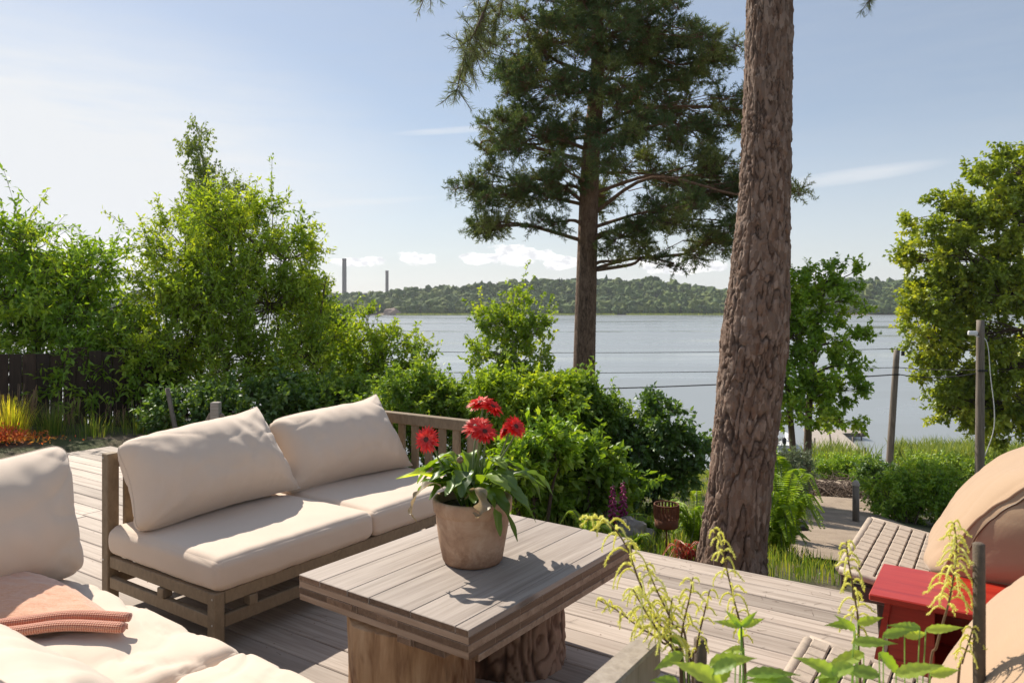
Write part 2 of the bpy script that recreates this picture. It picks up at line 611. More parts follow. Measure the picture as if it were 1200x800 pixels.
# foliage
M['leaf_sunny'] = m_leaf('spring_green_leaf', (.065, .12, .014), (.13, .21, .022), (.23, .29, .035), .42)
M['leaf_ash'] = m_leaf('ash_leaf', (.055, .115, .014), (.11, .20, .022), (.20, .27, .035), .42)
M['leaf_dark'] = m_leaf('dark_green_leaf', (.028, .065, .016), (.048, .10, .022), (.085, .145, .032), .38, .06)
M['leaf_mid'] = m_leaf('mid_green_leaf', (.045, .095, .016), (.085, .155, .024), (.155, .22, .035), .42)
M['leaf_olive'] = m_leaf('maple_leaf', (.06, .10, .016), (.125, .18, .024), (.24, .28, .036), .42)
M['leaf_birch'] = m_leaf('birch_leaf', (.055, .095, .02), (.095, .145, .032), (.14, .19, .05), .42)
M['leaf_lime'] = m_leaf('lime_leaf', (.085, .155, .018), (.15, .24, .026), (.24, .34, .045), .55, .03)
M['leaf_fern'] = m_leaf('fern_frond', (.075, .135, .016), (.12, .20, .024), (.20, .27, .04), .48, .03)
M['needle'] = m_leaf('pine_needle', (.030, .058, .026), (.062, .095, .034), (.15, .17, .05), .32, .03, (1.1, 1.1, .6))
M['needle_near'] = m_leaf('near_pine_needle', (.045, .07, .025), (.08, .105, .035), (.14, .16, .055), .28, .06, (1.1, 1.1, .6))
M['juniper'] = m_leaf('blue_green_needle', (.06, .09, .06), (.10, .14, .09), (.15, .19, .11), .3, .04, (1.1, 1.1, .7))
M['grass'] = m_leaf('grass_blade', (.04, .085, .015), (.075, .125, .024), (.17, .19, .06), .42, .03)
M['grass_lime'] = m_leaf('ornamental_grass_blade', (.13, .18, .018), (.26, .29, .035), (.42, .35, .08), .55, .03)
M['reed'] = m_leaf('reed_blade', (.055, .095, .025), (.095, .14, .04), (.15, .185, .07), .38, .03)
M['orange_leaf'] = m_leaf('orange_stonecrop', (.55, .07, .05), (.75, .24, .06), (.65, .48, .08), .4, .03, (1.1, .9, .7), k=1.0)
M['red_leaf'] = m_leaf('coral_red_leaf', (.34, .035, .03), (.48, .08, .06), (.50, .19, .08), .45, .03, (1.2, .8, .7), k=1.0)
M['plume'] = m_leaf('cream_yellow_blossom', (.70, .68, .15), (.82, .80, .27), (.88, .87, .45), .5, .01, (1.2, 1.2, .8), k=1.0)
M['goat_leaf'] = m_leaf('goatsbeard_leaf', (.085, .16, .02), (.145, .245, .028), (.23, .33, .05), .55, .06)
M['foxglove'] = m_leaf('foxglove_bell', (.30, .04, .16), (.42, .07, .22), (.5, .16, .3), .4, .03, (1.1, .8, .9), k=1.0)
M['gerbera_leaf'] = m_leaf('gerbera_leaf', (.026, .058, .011), (.055, .115, .015), (.14, .22, .024), .46, .06)
M['wilt'] = m_leaf('wilted_leaf', (.12, .07, .035), (.26, .20, .12), (.45, .38, .28), .35, .04, (1.1, 1.0, .8), k=1.0)
M['petal'] = m_leaf('red_petal', (.55, .010, .008), (.74, .018, .012), (.85, .05, .03), .38, .05, (1.15, .6, .5), k=1.0)
M['flower_eye'] = m_leaf('dark_flower_eye', (.05, .012, .008), (.09, .02, .012), (.16, .05, .02), .1, .03, k=1.0)
M['stem'] = m_leaf('green_stem', (.10, .14, .05), (.14, .19, .06), (.20, .24, .09), .25, .08, k=1.0)
M['brown_stem'] = m_leaf('brown_stem', (.10, .06, .035), (.16, .09, .05), (.2, .13, .07), .1, .06, k=1.0)
# ------------------------------------------------------------------ the setting: ground, water, far shore
E2 = np.array([.5541, .8324]); E1 = np.array([-.8324, .5541])
WATER = -10.45
def sstep(a, b, x):
    t = np.clip((np.asarray(x, float) - a) / (b - a), 0, 1)
    return t * t * (3 - 2 * t)

_rg = np.random.RandomState(3)
_ph = _rg.rand(12, 3) * 6.28
def wob(x, y, s=1.0):
    """smooth pseudo random in -1..1"""
    o = 0
    for i in range(6):
        k = s * (1.0 + .63 * i)
        o = o + np.sin(x * k * math.cos(i * 1.7) + y * k * math.sin(i * 1.7) + _ph[i, 0]) / (1 + .5 * i)
    return o / 2.6

HILL_PX = [-900, 300, 395, 440, 500, 560, 620, 700, 780, 850, 910, 960, 1000, 1075, 1300, 2200]
HILL_H = [16, 16, 13, 13, 20, 24, 31, 33, 29, 17, 17, 25, 30, 31, 32, 26]
def shore_y(x):
    return 872 + 14 * wob(x, x * 0, .011) + np.where(x < -170, np.clip((-170 - x) * 1.2, 0, 160), 0)

def ground_z(x, y):
    x = np.asarray(x, float); y = np.asarray(y, float)
    e2 = x * E2[0] + y * E2[1]; e1 = x * E1[0] + y * E1[1]
    w = (e2 - 5.2) * (1 - sstep(8, 25, y)) + (y - 5.0) * sstep(8, 25, y)
    near = -.30 - .21 * np.maximum(0, w)
    near = near + .10 * wob(x, y, .9) * sstep(.3, 4, w)
    bed = sstep(7.9, 8.5, e1) * (1 - sstep(.5, 2.5, w))
    near = near + bed * .29
    near = np.maximum(near, -13.0)
    ys = shore_y(x)
    hpx = 600 + x / np.maximum(y, 800) * F
    hh = np.interp(hpx, HILL_PX, HILL_H)
    t = y - ys
    far = WATER + np.where(t < 0, np.maximum(t * .2, -2.6), np.minimum(t * .09, 1.3) + hh * sstep(8, 150, t) + 1.6 * wob(x, y, .05) * sstep(0, 60, t))
    return np.where(y > 400, far, near)

t = NT('ground_soil')
vv = t.coord('Object')
geo = t.n('ShaderNodeNewGeometry')
sepg = t.n('ShaderNodeSeparateXYZ'); t.put(sepg.inputs[0], geo.outputs['Position'])
n1 = t.noise(vv, 1.3, 6.0, .65); n2 = t.noise(vv, 22.0, 6.0, .7); n3 = t.noise(vv, 130.0, 3.0, .6)
soil = t.ramp(n2, [(.3, (.06, .045, .03)), (.55, (.14, .105, .07)), (.8, (.23, .18, .125))])
moss = t.ramp(n2, [(.3, (.035, .05, .014)), (.7, (.10, .12, .035))])
c = t.mix(t.ramp(n1, [(.42, (0, 0, 0)), (.56, (1, 1, 1))]), soil, moss)
farm = t.ramp(t.math('DIVIDE', sepg.outputs[1], 800.0), [(.5, (0, 0, 0)), (.9, (1, 1, 1))])
c = t.mix(farm, c, t.ramp(t.noise(vv, .06, 5.0, .6), [(.4, (.20, .125, .07)), (.6, (.16, .15, .06))]))
M['ground'] = t.pbr(c, .95, t.bump(t.math('ADD', n2, t.math('MULTIPLY', n3, .5)), .8, .03))

def nonuni(a, b, fine, grow, lim):
    xs = [0.0]
    st = fine
    while xs[-1] < b:
        xs.append(xs[-1] + st); st = min(st * grow, lim)
    ng = [0.0]; st = fine
    while ng[-1] > a:
        ng.append(ng[-1] - st); st = min(st * grow, lim)
    return np.array(ng[:0:-1] + xs)
gx = nonuni(-2600, 2600, .35, 1.045, 60)
gy = np.concatenate([np.arange(-8, 26, .35), np.arange(26, 70, 1.5), np.arange(70, 850, 60), np.arange(850, 1150, 7), np.arange(1150, 1500, 25), np.arange(1500, 3300, 300)])
GX, GY = np.meshgrid(gx, gy)
GZ = ground_z(GX, GY)
nx, ny = len(gx), len(gy)
i0 = (np.arange(ny - 1)[:, None] * nx + np.arange(nx - 1)[None, :]).ravel()
g = mesh_obj('ground', np.stack([GX, GY, GZ], -1).reshape(-1, 3), np.stack([i0, i0 + 1, i0 + 1 + nx, i0 + nx], 1), M['ground'])
tag(g, kind='structure')

# water
t = NT('lake_water')
vv = t.coord('Object', (.42, 1.5, 1))
w1 = t.noise(vv, .55, 4.0, .6, .4)
vv2 = t.coord('Object', (.12, .55, 1))
w2 = t.noise(vv2, .30, 3.0, .55)
vv3 = t.coord('Object', (.006, .022, 1))
pat = t.noise(vv3, 1.0, 4.0, .6, .5)
hgt = t.math('ADD', t.math('MULTIPLY', w1, .012), t.math('MULTIPLY', w2, .022))
hgt = t.math('MULTIPLY', hgt, t.math('ADD', t.math('MULTIPLY', pat, 1.0), .12))
b = t.n('ShaderNodeBump'); b.inputs['Strength'].default_value = 1.0; b.inputs['Distance'].default_value = 1.0
t.put(b.inputs['Height'], hgt)
M['water'] = t.pbr((.225, .245, .25), t.ramp(pat, [(.36, (.09, .09, .09)), (.56, (.33, .33, .33))]), b.outputs[0], IOR=1.65)
wq = np.array([[-2600, 44, WATER], [2600, 44, WATER], [2600, 1400, WATER], [-2600, 1400, WATER]], float)
tag(mesh_obj('water', wq, np.array([[0, 1, 2, 3]]), M['water'], smooth=False), kind='structure')

# sandy path going down to the water
t = NT('sandy_path')
vv = t.coord('Object')
n2 = t.noise(vv, 3.0, 6.0, .65); n3 = t.noise(vv, 60.0, 4.0, .7)
c = t.ramp(t.math('ADD', t.math('MULTIPLY', n2, .6), t.math('MULTIPLY', n3, .4)), [(.3, (.19, .14, .10)), (.55, (.33, .26, .195)), (.8, (.44, .36, .28))])
M['path'] = t.pbr(c, .95, t.bump(n3, .6, .02))
PATH_D = [6.3, 7.5, 9, 12, 16, 22, 30, 46]; PATH_X = [2.75, 3.2, 3.8, 4.95, 6.5, 9.3, 13.5, 22.0]; PATH_W = [.55, 1.2, 1.7, 2.8, 3.8, 4.2, 3.6, 3.0]
pc = []
for D in np.linspace(6.3, 46, 60):
    cx = np.interp(D, PATH_D, PATH_X)
    wd = np.interp(D, PATH_D, PATH_W)
    l = cx - wd / 2 * (1 + .12 * math.sin(D * 2.1)); r = cx + wd / 2 * (1 + .12 * math.sin(D * 1.7 + 1))
    for q in np.linspace(l, r, 8):
        pc.append((q, D))
pc = np.array(pc)
pz = ground_z(pc[:, 0], pc[:, 1]) + .03
edge = np.tile([-.05, 0, 0, 0, 0, 0, 0, -.05], 60)
i0 = (np.arange(59)[:, None] * 8 + np.arange(7)[None, :]).ravel()
tag(mesh_obj('path', np.column_stack([pc, pz + edge]), np.stack([i0, i0 + 1, i0 + 9, i0 + 8], 1), M['path']), kind='structure')

# wood on the far shore: thousands of crowns, one mass
def far_wood():
    rg = np.random.RandomState(11)
    ic = bpy.data.meshes.new('tmp')
    import bmesh
    bm = bmesh.new(); bmesh.ops.create_icosphere(bm, subdivisions=2, radius=1.0)
    S = np.array([v.co[:] for v in bm.verts]); Fs = np.array([[v.index for v in f.verts] for f in bm.faces]); bm.free()
    bpy.data.meshes.remove(ic)
    Vs = []; Fc = []; R = []
    n = 0
    cand = []
    for k in range(12500):
        x = rg.uniform(-900, 820)
        tt = rg.uniform(0, 1) ** 1.25 * 210 + 5
        cand.append((x, tt))
    # the front row along the shore
    cand += [(x, rg.uniform(4, 14)) for x in np.arange(-900, 820, 4.5)]
    for (x, tt) in cand:
        y = float(shore_y(np.array(x))) + tt
        pxx = 600 + x / y * F
        if not (-160 < pxx < 1290):
            continue
        if 986 < pxx < 1018 and tt < 75 and rg.rand() < .93:      # the bare hillside
            continue
        if 438 < pxx < 466 and tt < 30:
            continue
        con = rg.rand() < (.05 + .14 * min(1, tt / 120))
        h = rg.uniform(7.5, 13) if not con else rg.uniform(9, 15)
        if tt < 20: h *= .8
        if rg.rand() < .14 and not con: h *= 1.4
        z = float(ground_z(np.array(x), np.array(y)))
        ph = rg.rand(3) * 6.28
        r = 1 + .34 * np.sin(S[:, 0] * 4 + ph[0]) * np.sin(S[:, 1] * 5 + ph[1]) + .22 * np.sin(S[:, 2] * 7 + ph[2]) + rg.uniform(-.16, .16, len(S))
        v = S * r[:, None]
        if con:
            tz = (v[:, 2] + 1) / 2
            v[:, :2] *= np.clip(1.15 - tz, .08, 1)[:, None]
            v = v * np.array([h * .21, h * .21, h * .52]) + np.array([x, y, z + h * .5])
        else:
            v = v * np.array([h * .42, h * .42, h * .48]) + np.array([x, y, z + h * .5])
        Vs.append(v); Fc.append(Fs + n); n += len(v)
        base = rg.uniform(.0, .3) if con else rg.uniform(.3, 1.0)
        R.append(np.clip(base + rg.uniform(-.1, .1, len(v)), 0, 1))
    t = NT('far_wood_foliage')
    r = t.attr()
    c = t.ramp(r, [(0, (.024, .056, .02)), (.35, (.06, .115, .028)), (.7, (.12, .19, .036)), (1, (.21, .25, .05))])
    v = t.coord('Object'); nz = t.noise(v, .9, 4.0, .7)
    c = t.mix(t.math('MULTIPLY', nz, .5), c, (.035, .06, .022))
    m = t.pbr(c, .9, t.bump(nz, 1.0, 1.2))
    o = mesh_obj('forest', np.concatenate(Vs), np.concatenate(Fc), m, smooth=False, rnd=np.concatenate(R))
    tag(o, 'wooded far shore across the water', 'wood', kind='stuff')
far_wood()

def reed_strip(name, label, xs, ys, hmin, hmax, n, seed, mat, base=None, wd=.05, clump=0):
    rg = np.random.RandomState(seed)
    x = rg.uniform(xs[0], xs[1], n); tt = rg.uniform(0, 1, n)
    y = ys(x, tt)
    if clump:
        keep = wob(x, y, clump) + rg.uniform(-.5, .5, n) > -.35
        x, y = x[keep], y[keep]
    n = len(x)
    z = np.full(n, WATER) if base is None else base(x, y)
    h = rg.uniform(hmin, hmax, n)
    a = rg.uniform(0, 6.28, n)
    lean = rg.normal(0, .13, (n, 2)) * h[:, None]
    b0 = np.column_stack([x, y, z])
    s = np.column_stack([np.cos(a), np.sin(a), 0 * a]) * (wd * rg.uniform(.6, 1.3, n))[:, None]
    mid = b0 + np.column_stack([lean * .3, h * .6]); tip = b0 + np.column_stack([lean * 1.3, h * rg.uniform(.85, 1.0, n)])
    V = np.stack([b0 - s * .6, b0 + s * .6, mid - s, mid + s, tip], 1).reshape(-1, 3)
    k = (np.arange(n) * 5)[:, None]
    Fq = [tuple(q) for q in (k + np.array([[0, 1, 3, 2]]))] + [tuple(q) for q in (k + np.array([[2, 3, 4]]))]
    o = mesh_obj(name, V, Fq, mat, rnd=np.repeat(rg.rand(n), 5))
    return tag(o, label, 'reeds' if 'reed' in name else 'grass', kind='stuff')

reed_strip('reeds', 'pale green reeds fringing the far shore', (-135, 330), lambda x, t: shore_y(x) - 11 + 12 * t, 1.6, 2.6, 9000, 5, M['reed'], wd=.28, clump=.06)
reed_strip('reeds', 'green reeds standing in the shallows along the near shore', (22, 48), lambda x, t: 50.5 + 6.5 * t + 1.2 * wob(x, x * 0, .3) - np.where(np.abs(x - 27.0) < 1.9, 200, 0), 1.3, 2.4, 15000, 6, M['reed'],
           base=lambda x, y: np.maximum(ground_z(x, y), WATER - .1), wd=.035, clump=.35)

# chimneys and industry beyond the wood
M['chimney'] = m_plain('chimney_concrete', (.10, .098, .10), .9, 0, .1, .1)
M['chimney_dark'] = m_plain('dark_chimney_rim', (.07, .07, .075), .9, 0, .1, .1)
for (cx, top, D, r, lab) in ((403.5, 303, 1500, 4.3, 'taller grey power station chimney, left of the two beyond the far wood'),
                             (453.5, 317, 1700, 3.6, 'shorter grey chimney, right of the two beyond the far wood')):
    p = P(cx, top, D)
    z0 = -6.0
    t_ = thing('chimney', lab, 'chimney', (p[0], p[1], z0))
    hh = p[2] - z0
    mb = MB(); mb.lathe([(r * 1.12, 0), (r * 1.04, hh * .4), (r, hh * .965)], 20); mb.build('shaft', M['chimney'], t_, True)
    mb = MB(); mb.lathe([(r * 1.02, hh * .965), (r * 1.06, hh * .968), (r * 1.06, hh), (r * .8, hh), (r * .8, hh * .98)], 20); mb.build('rim', M['chimney_dark'], t_, True)
M['ind_wall'] = m_plain('pale_concrete_wall', (.42, .40, .38), .9, 0, .1, .2)
M['ind_window'] = m_plain('dark_window_band', (.05, .06, .07), .3, 0, .1, .2)
b_ = thing('industrial_building', 'low pale industrial building on the wooded ridge left of the shorter chimney', 'building', (-222, 1235, 0))
mb = MB(); mb.box((0, 0, 8), (46, 20, 26), .2); mb.box((-8, 3, 21.6), (18, 12, 3.4), .2); mb.build('wall', M['ind_wall'], b_)
for k in range(3):
    mb = MB(); mb.box((0, -10.1, 10 + k * 4), (40, .5, 1.3), .05); mb.build('window', M['ind_window'], b_)

def rock(name, label, c, size, seed, mat, cat='rock', n=3):
    import bmesh
    bm = bmesh.new(); bmesh.ops.create_icosphere(bm, subdivisions=n, radius=1.0)
    rg = random.Random(seed); off = Vector((rg.random() * 50, rg.random() * 50, 0))
    V = []
    for v in bm.verts:
        q = v.co
        d = 1 + .34 * mnoise.noise(q * 1.1 + off) + .16 * mnoise.noise(q * 2.9 + off)
        V.append([q[i] * d * size[i] for i in range(3)])
    Fs = [[v.index for v in f.verts] for f in bm.faces]; bm.free()
    o = mesh_obj(name, V, Fs, mat, None, False)
    o.location = c
    return tag(o, label, cat)
M['shore_rock'] = m_plain('pink_granite', (.36, .27, .22), .9, 0, .25, .3, .4)
rock('shore_rock', 'bare pinkish rock at the far waterline below the industrial building', (-140, 880, WATER + .5), (12, 8, 8.5), 4, M['shore_rock'])

# ------------------------------------------------------------------ the deck
DECK_RZ = math.atan2(E2[1], E2[0])
def deck_w(x, y, z=0.0):
    return np.array([x * E2[0] + y * E1[0], x * E2[1] + y * E1[1], z])
def build_deck():
    rg = random.Random(2)
    mb = MB()
    pitch = .1515
    x = 4.33 - .0725
    while x > .45:
        y0 = .62 if x < 1.5 else -4.0
        y = y0
        first = True
        while y < 8.2:
            ln = rg.uniform(2.4, 4.6)
            e = min(y + ln, 8.2)
            if 8.2 - e < .8: e = 8.2
            mb.box((x, (y + e) / 2, -.014 + rg.uniform(-.0012, .0012)), (.145, e - y - .003, .028), .004, r=rg.random())
            y = e
        x -= pitch
    root = mb.build('deck', M['deck'])
    root.rotation_euler = (0, 0, DECK_RZ)
    tag(root, kind='structure')
    f = MB()
    f.box((4.332 + .014, 2.1, -.075), (.026, 12.2, .148), .003, r=.3)
    f.build('fascia', M['deck'], root)
    j = MB()
    yy = -3.8
    while yy < 8.2:
        j.box(((1.6 if yy < .62 else .55) / 2 + 2.1, yy, -.1), (4.2 - (1.6 if yy < .62 else .55), .045, .14), .003)
        yy += .6
    j.build('joist', M['old_post'], root)
build_deck()
def deck_details():
    rg = np.random.RandomState(9)
    V = []; Fs = []; n = 0
    x = 4.33 - .0725
    while x > .45:
        yy = -3.8
        while yy < 8.2:
            if not (x < 1.5 and yy < .7):
                for dx in (-.05, .05):
                    p = np.array([x + dx + rg.normal(0, .003), yy + rg.normal(0, .006), .0009])
                    for k in range(6):
                        V.append(p + [.0034 * math.cos(k * 1.047), .0034 * math.sin(k * 1.047), 0])
                    Fs.append(tuple(range(n, n + 6))); n += 6
            yy += .6
        x -= .1515
    deck = bpy.data.objects['deck']
    o = mesh_obj('screw_head', V, Fs, M['rust'], deck, False); o['kind'] = 'stuff'
    # brown needles shed by the pine
    m = 380
    x = 4.33 - np.abs(rg.normal(0, .9, m)); y = np.clip(rg.normal(1.3, 1.6, m), -3.5, 7.5)
    ok = (x > 1.6) & (x < 4.3); x, y = x[ok], y[ok]; m = len(x)
    a_ = rg.uniform(0, 3.14, m); l = rg.uniform(.012, .032, m)
    c = np.array([deck_w(q, w, .0022) for q, w in zip(x, y)])
    d = np.column_stack([np.cos(a_) * l, np.sin(a_) * l, 0 * l])
    V, Fs = prisms(c - d, c + d, .0007, .0004)
    o = mesh_obj('needle_litter', V, Fs, M['brown_stem'], None, False, np.full(len(V), .4))
    tag(o, 'brown pine needles shed on the deck boards', 'pine needles', kind='stuff')
deck_details()
# ------------------------------------------------------------------ upholstery shapes
import bmesh
def cushion_bm(sx, sy, sz, r, puff, seed, wr=.004, n=26, crease=0.0):
    bm = bmesh.new()
    bmesh.ops.create_cube(bm, size=2.0)
    bmesh.ops.subdivide_edges(bm, edges=bm.edges[:], cuts=n, use_grid_fill=True)
    half = np.array([sx / 2, sy / 2, sz / 2])
    off = Vector((seed * 3.7, seed * 1.3, seed * 9.1))
    for v in bm.verts:
        p = np.array([math.sin(c * math.pi / 2) for c in v.co])
        q = p * half
        inn = np.clip(q, -(half - r), half - r)
        d = q - inn
        L = np.linalg.norm(d)
        if L > 1e-9:
            q = inn + d / L * r
        nx_, ny_, nz_ = p
        q[2] += math.copysign(puff, nz_) * (1 - nx_ ** 4) * (1 - ny_ ** 4) * abs(nz_)
        q[0] += math.copysign(puff * .5, nx_) * (1 - nz_ ** 2) * (abs(nx_) ** 3)
        q[1] += math.copysign(puff * .5, ny_) * (1 - nz_ ** 2) * (abs(ny_) ** 3)
        w = mnoise.noise(Vector(q) * 4.0 + off) * wr * 1.6 + mnoise.noise(Vector((q[0] * 14, q[1] * 6, q[2] * 14)) + off) * wr * .7
        if crease:
            a1 = mnoise.noise(Vector((q[0] * 2.2 + q[1] * 3.0, q[0] * 5.5 - q[1] * 4.0, q[2] * 3)) + off)
            a2 = mnoise.noise(Vector((q[0] * 6.0 - q[1] * 1.0, q[1] * 2.4 + q[0], q[2] * 3 + 9)) + off)
            edge_ = max(abs(nx_), abs(ny_)) ** 3
            w += -crease * (math.exp(-abs(a1) * 16) * (.35 + .65 * edge_) + .7 * math.exp(-abs(a2) * 18))
        nn = unit(np.array([nx_ ** 5, ny_ ** 5, nz_ ** 5]))
        q = q + nn * w
        v.co = q
    V = np.array([v.co[:] for v in bm.verts]); Fs = [[v.index for v in f.verts] for f in bm.faces]
    bm.free()
    return V, Fs

def pillow_vf(w, h, T, seed, n=64, wr=.006, pinch=.11, taper=.12, blunt=.02):
    """plump scatter cushion: x across, y up, z thick"""
    off = Vector((seed * 5.1, seed * 2.3, seed * 1.7))
    g = np.linspace(-1, 1, n)
    g = np.sin(g * math.pi / 2) * .35 + g * .65
    V = []; idx = {}
    for s_ in (1, -1):
        for i, u in enumerate(g):
            for j, v in enumerate(g):
                rim = i in (0, n - 1) or j in (0, n - 1)
                if rim and s_ == -1:
                    idx[(s_, i, j)] = idx[(1, i, j)]; continue
                cu = 1 - pinch * (1 - v * v) * abs(u) ** 2
                cv = 1 - pinch * (1 - u * u) * abs(v) ** 2
                k = 1 - (.13 if u < 0 else blunt) * (u * u * v * v) ** 3            # the left corners are blunter than the right ones
                x = w / 2 * (u * cu * k * (1 - taper * (v + 1) / 2) - taper * .25 * (v + 1) / 2); y = h / 2 * v * cv * k * (1 + .05 * u * max(0, v))
                y += h * (.012 * math.sin(u * 4.1 + seed) + .03 * u ** 3) * max(0, v)
                tz = (max(0, 1 - abs(u) ** 3.4) * max(0, 1 - abs(v) ** 2.3)) ** .58
                z = T / 2 * tz * s_
                if not rim:
                    e = 1 - min(1 - abs(u), 1 - abs(v))
                    ang = math.atan2(v, u)
                    dd = min(math.hypot(abs(u) - 1, abs(v) - 1), 1)
                    fold = math.sin(math.atan2(1 - abs(v), 1 - abs(u)) * 11 + seed) * math.exp(-dd * 3.2) * .9
                    z += s_ * wr * (1.4 * mnoise.noise(Vector((x * 5, y * 5, s_)) + off) + .9 * mnoise.noise(Vector((x * 16, y * 9, s_)) + off) + 1.2 * fold * tz)
                    c1 = mnoise.noise(Vector((x * 3.0 + y * 2, y * 5.0 - x * 2, s_ * 3)) + off); c2 = mnoise.noise(Vector((x * 7 - y * 3, y * 3 + x, 4 + s_)) + off)
                    z -= s_ * wr * (1.1 * math.exp(-abs(c1) * 15) + .8 * math.exp(-abs(c2) * 18)) * (.25 + .75 * e ** 2)
                # sag: the lower half is fuller
                z *= 1 + .16 * (-v) * (1 - u * u)
                idx[(s_, i, j)] = len(V)
                V.append((x, y, z))
    Fs = []
    for s_ in (1, -1):
        for i in range(n - 1):
            for j in range(n - 1):
                q = (idx[(s_, i, j)], idx[(s_, i + 1, j)], idx[(s_, i + 1, j + 1)], idx[(s_, i, j + 1)])
                Fs.append(q if s_ == 1 else q[::-1])
    # a thin seam round the rim
    ring = [idx[(1, i, 0)] for i in range(n)] + [idx[(1, n - 1, j)] for j in range(1, n)] + [idx[(1, i, n - 1)] for i in range(n - 2, -1, -1)] + [idx[(1, 0, j)] for j in range(n - 2, 0, -1)]
    return np.array(V), Fs, np.array(V)[ring]

def basis(x, y, z, loc):
    m = Matrix.Identity(4)
    for i, a in enumerate((x, y, z)):
        for k in range(3):
            m[k][i] = a[k]
    m.translation = Vector(loc)
    return m

# ------------------------------------------------------------------ the sofas (u along the open front of the first, v to its back)
C0 = np.array([-1.309, 3.28, 0.0])
U = np.array([.563, .8265, 0.0]); VV = np.array([-.8265, .563, 0.0])
SOFA_RZ = math.atan2(U[1], U[0])
def sofa_w(u, v, z=0.0):
    return C0 + U * u + VV * v + np.array([0, 0, z])
SEAT_T, RAIL_T = .43, .27

def screw(parent, p, n):
    n = unit(n)
    a = unit(np.cross(n, [0, 0, 1.0])); b = np.cross(n, a)
    mb = MB(); mb.lathe([(0.0001, .0012), (.0045, .0012), (.0052, 0)], 12, p, rot=np.stack([a, b, n], 1))
    mb.build('screw', M['steel'], parent, True)

def leg(root, c, size, h, name='leg', screws=()):
    mb = MB(); mb.box((c[0], c[1], h / 2), (size[0], size[1], h), .004, r=random.Random(str(c)).random())
    o = mb.build(name, M['sofa_wood'], root)
    for (p, n) in screws:
        screw(o, p, n)
    return o

def slat_panel(root, name, a, b, z0, z1, step=.11, sw=.058, th=.022, top=.075, rail_w=.05, rr=5, mat='sofa_wood'):
    """upright slats between two rails from a to b (u, v)"""
    a = np.array([*a, 0.0]); b = np.array([*b, 0.0])
    d = b - a; L = np.linalg.norm(d); d /= L
    rg = random.Random(rr)
    mb = MB()
    mb.bar(a + [0, 0, z1 - top / 2], b + [0, 0, z1 - top / 2], rail_w, top, .005, r=rg.random())
    o = mb.build(name, M[mat], root)
    n = int(L / step)
    for k in range(n):
        p = a + d * (L * (k + .5) / n)
        s_ = MB()
        x = d; y = np.array([-d[1], d[0], 0])
        s_.box(p + [0, 0, (z0 + z1 - top) / 2], (sw, th, z1 - top - z0), .003, rot=np.stack([x, y, np.array([0, 0, 1.0])], 1), r=rg.random())
        s_.build('slat', M['sofa_wood'], o)
    return o

def seat_frame(root, u0, u1, v0, v1, blocks_u, blocks_v, mid=True):
    mb = MB(); t_ = .03
    rg = random.Random(int(u1 * 100))
    for v in (v0 + .022, v1 - .022):
        for (za, zb) in ((.213, RAIL_T), (.108, .165)):
            mb.box(((u0 + u1) / 2, v, (za + zb) / 2), (u1 - u0 - .11, t_, zb - za), .003, r=rg.random())
        for bu in blocks_u:
            mb.box((bu, v, .189), (.045, t_ + .02, .046), .003, r=rg.random())
    for u in (u0 + .022, u1 - .022):
        for (za, zb) in ((.211, RAIL_T - .002), (.106, .163)):
            mb.box((u, (v0 + v1) / 2, (za + zb) / 2), (t_, v1 - v0 - .13, zb - za), .003, r=rg.random())
        for bv in blocks_v:
            mb.box((u, bv, .187), (t_ + .02, .05, .046), .003, r=rg.random())
    mb.build('seat_frame', M['sofa_wood'], root)
    s_ = MB()
    v = v0 + .1
    while v < v1 - .06:
        s_.box(((u0 + u1) / 2, v, RAIL_T - .034), (u1 - u0 - .08, .06, .018), .002, r=rg.random())
        v += .13
    s_.build('seat_slat', M['sofa_wood'], root)

def sofa_one():
    root = thing('garden_sofa', 'wooden slatted two seat garden sofa behind the thick table, two cushions on its back', 'sofa', tuple(C0), SOFA_RZ)
    u0, u1, v0, v1 = 0, 1.95, 0, .97
    seat_frame(root, u0, u1, v0, v1, (.2, .62, 1.05, 1.48), (.43,))
    leg(root, (.025, .03), (.05, .06), RAIL_T + .002, screws=(((0 - .0005, .022, .245), (-1, 0, 0)), ((-.0005, .022, .13), (-1, 0, 0))))
    leg(root, (u1 - .025, .03), (.05, .06), .79 - .076)
    leg(root, (.03, v1 - .03), (.06, .06), .79 - .002, screws=(((-.0005, v1 - .016, .765), (-1, 0, 0)), ((-.0005, v1 - .016, .245), (-1, 0, 0))))
    leg(root, (u1 - .03, v1 - .03), (.06, .06), .79 - .076)
    slat_panel(root, 'back_panel', (.07, v1 - .03), (u1 - .062, v1 - .03), .2, .785, rr=6)
    slat_panel(root, 'end_panel', (u1 - .027, -.01), (u1 - .027, v1), .2, .79, rr=7)
    for k, (a, b) in enumerate(((.004, .968), (.974, 1.915))):
        V, Fs = cushion_bm(b - a, .93, .155, .045, .014, 3 + k, wr=.004, n=44, crease=.0025)
        o = mesh_obj('seat_cushion', V, Fs, M['fabric'], root)
        o.location = ((a + b) / 2, .455, RAIL_T + .074)
    return root
sofa_one()

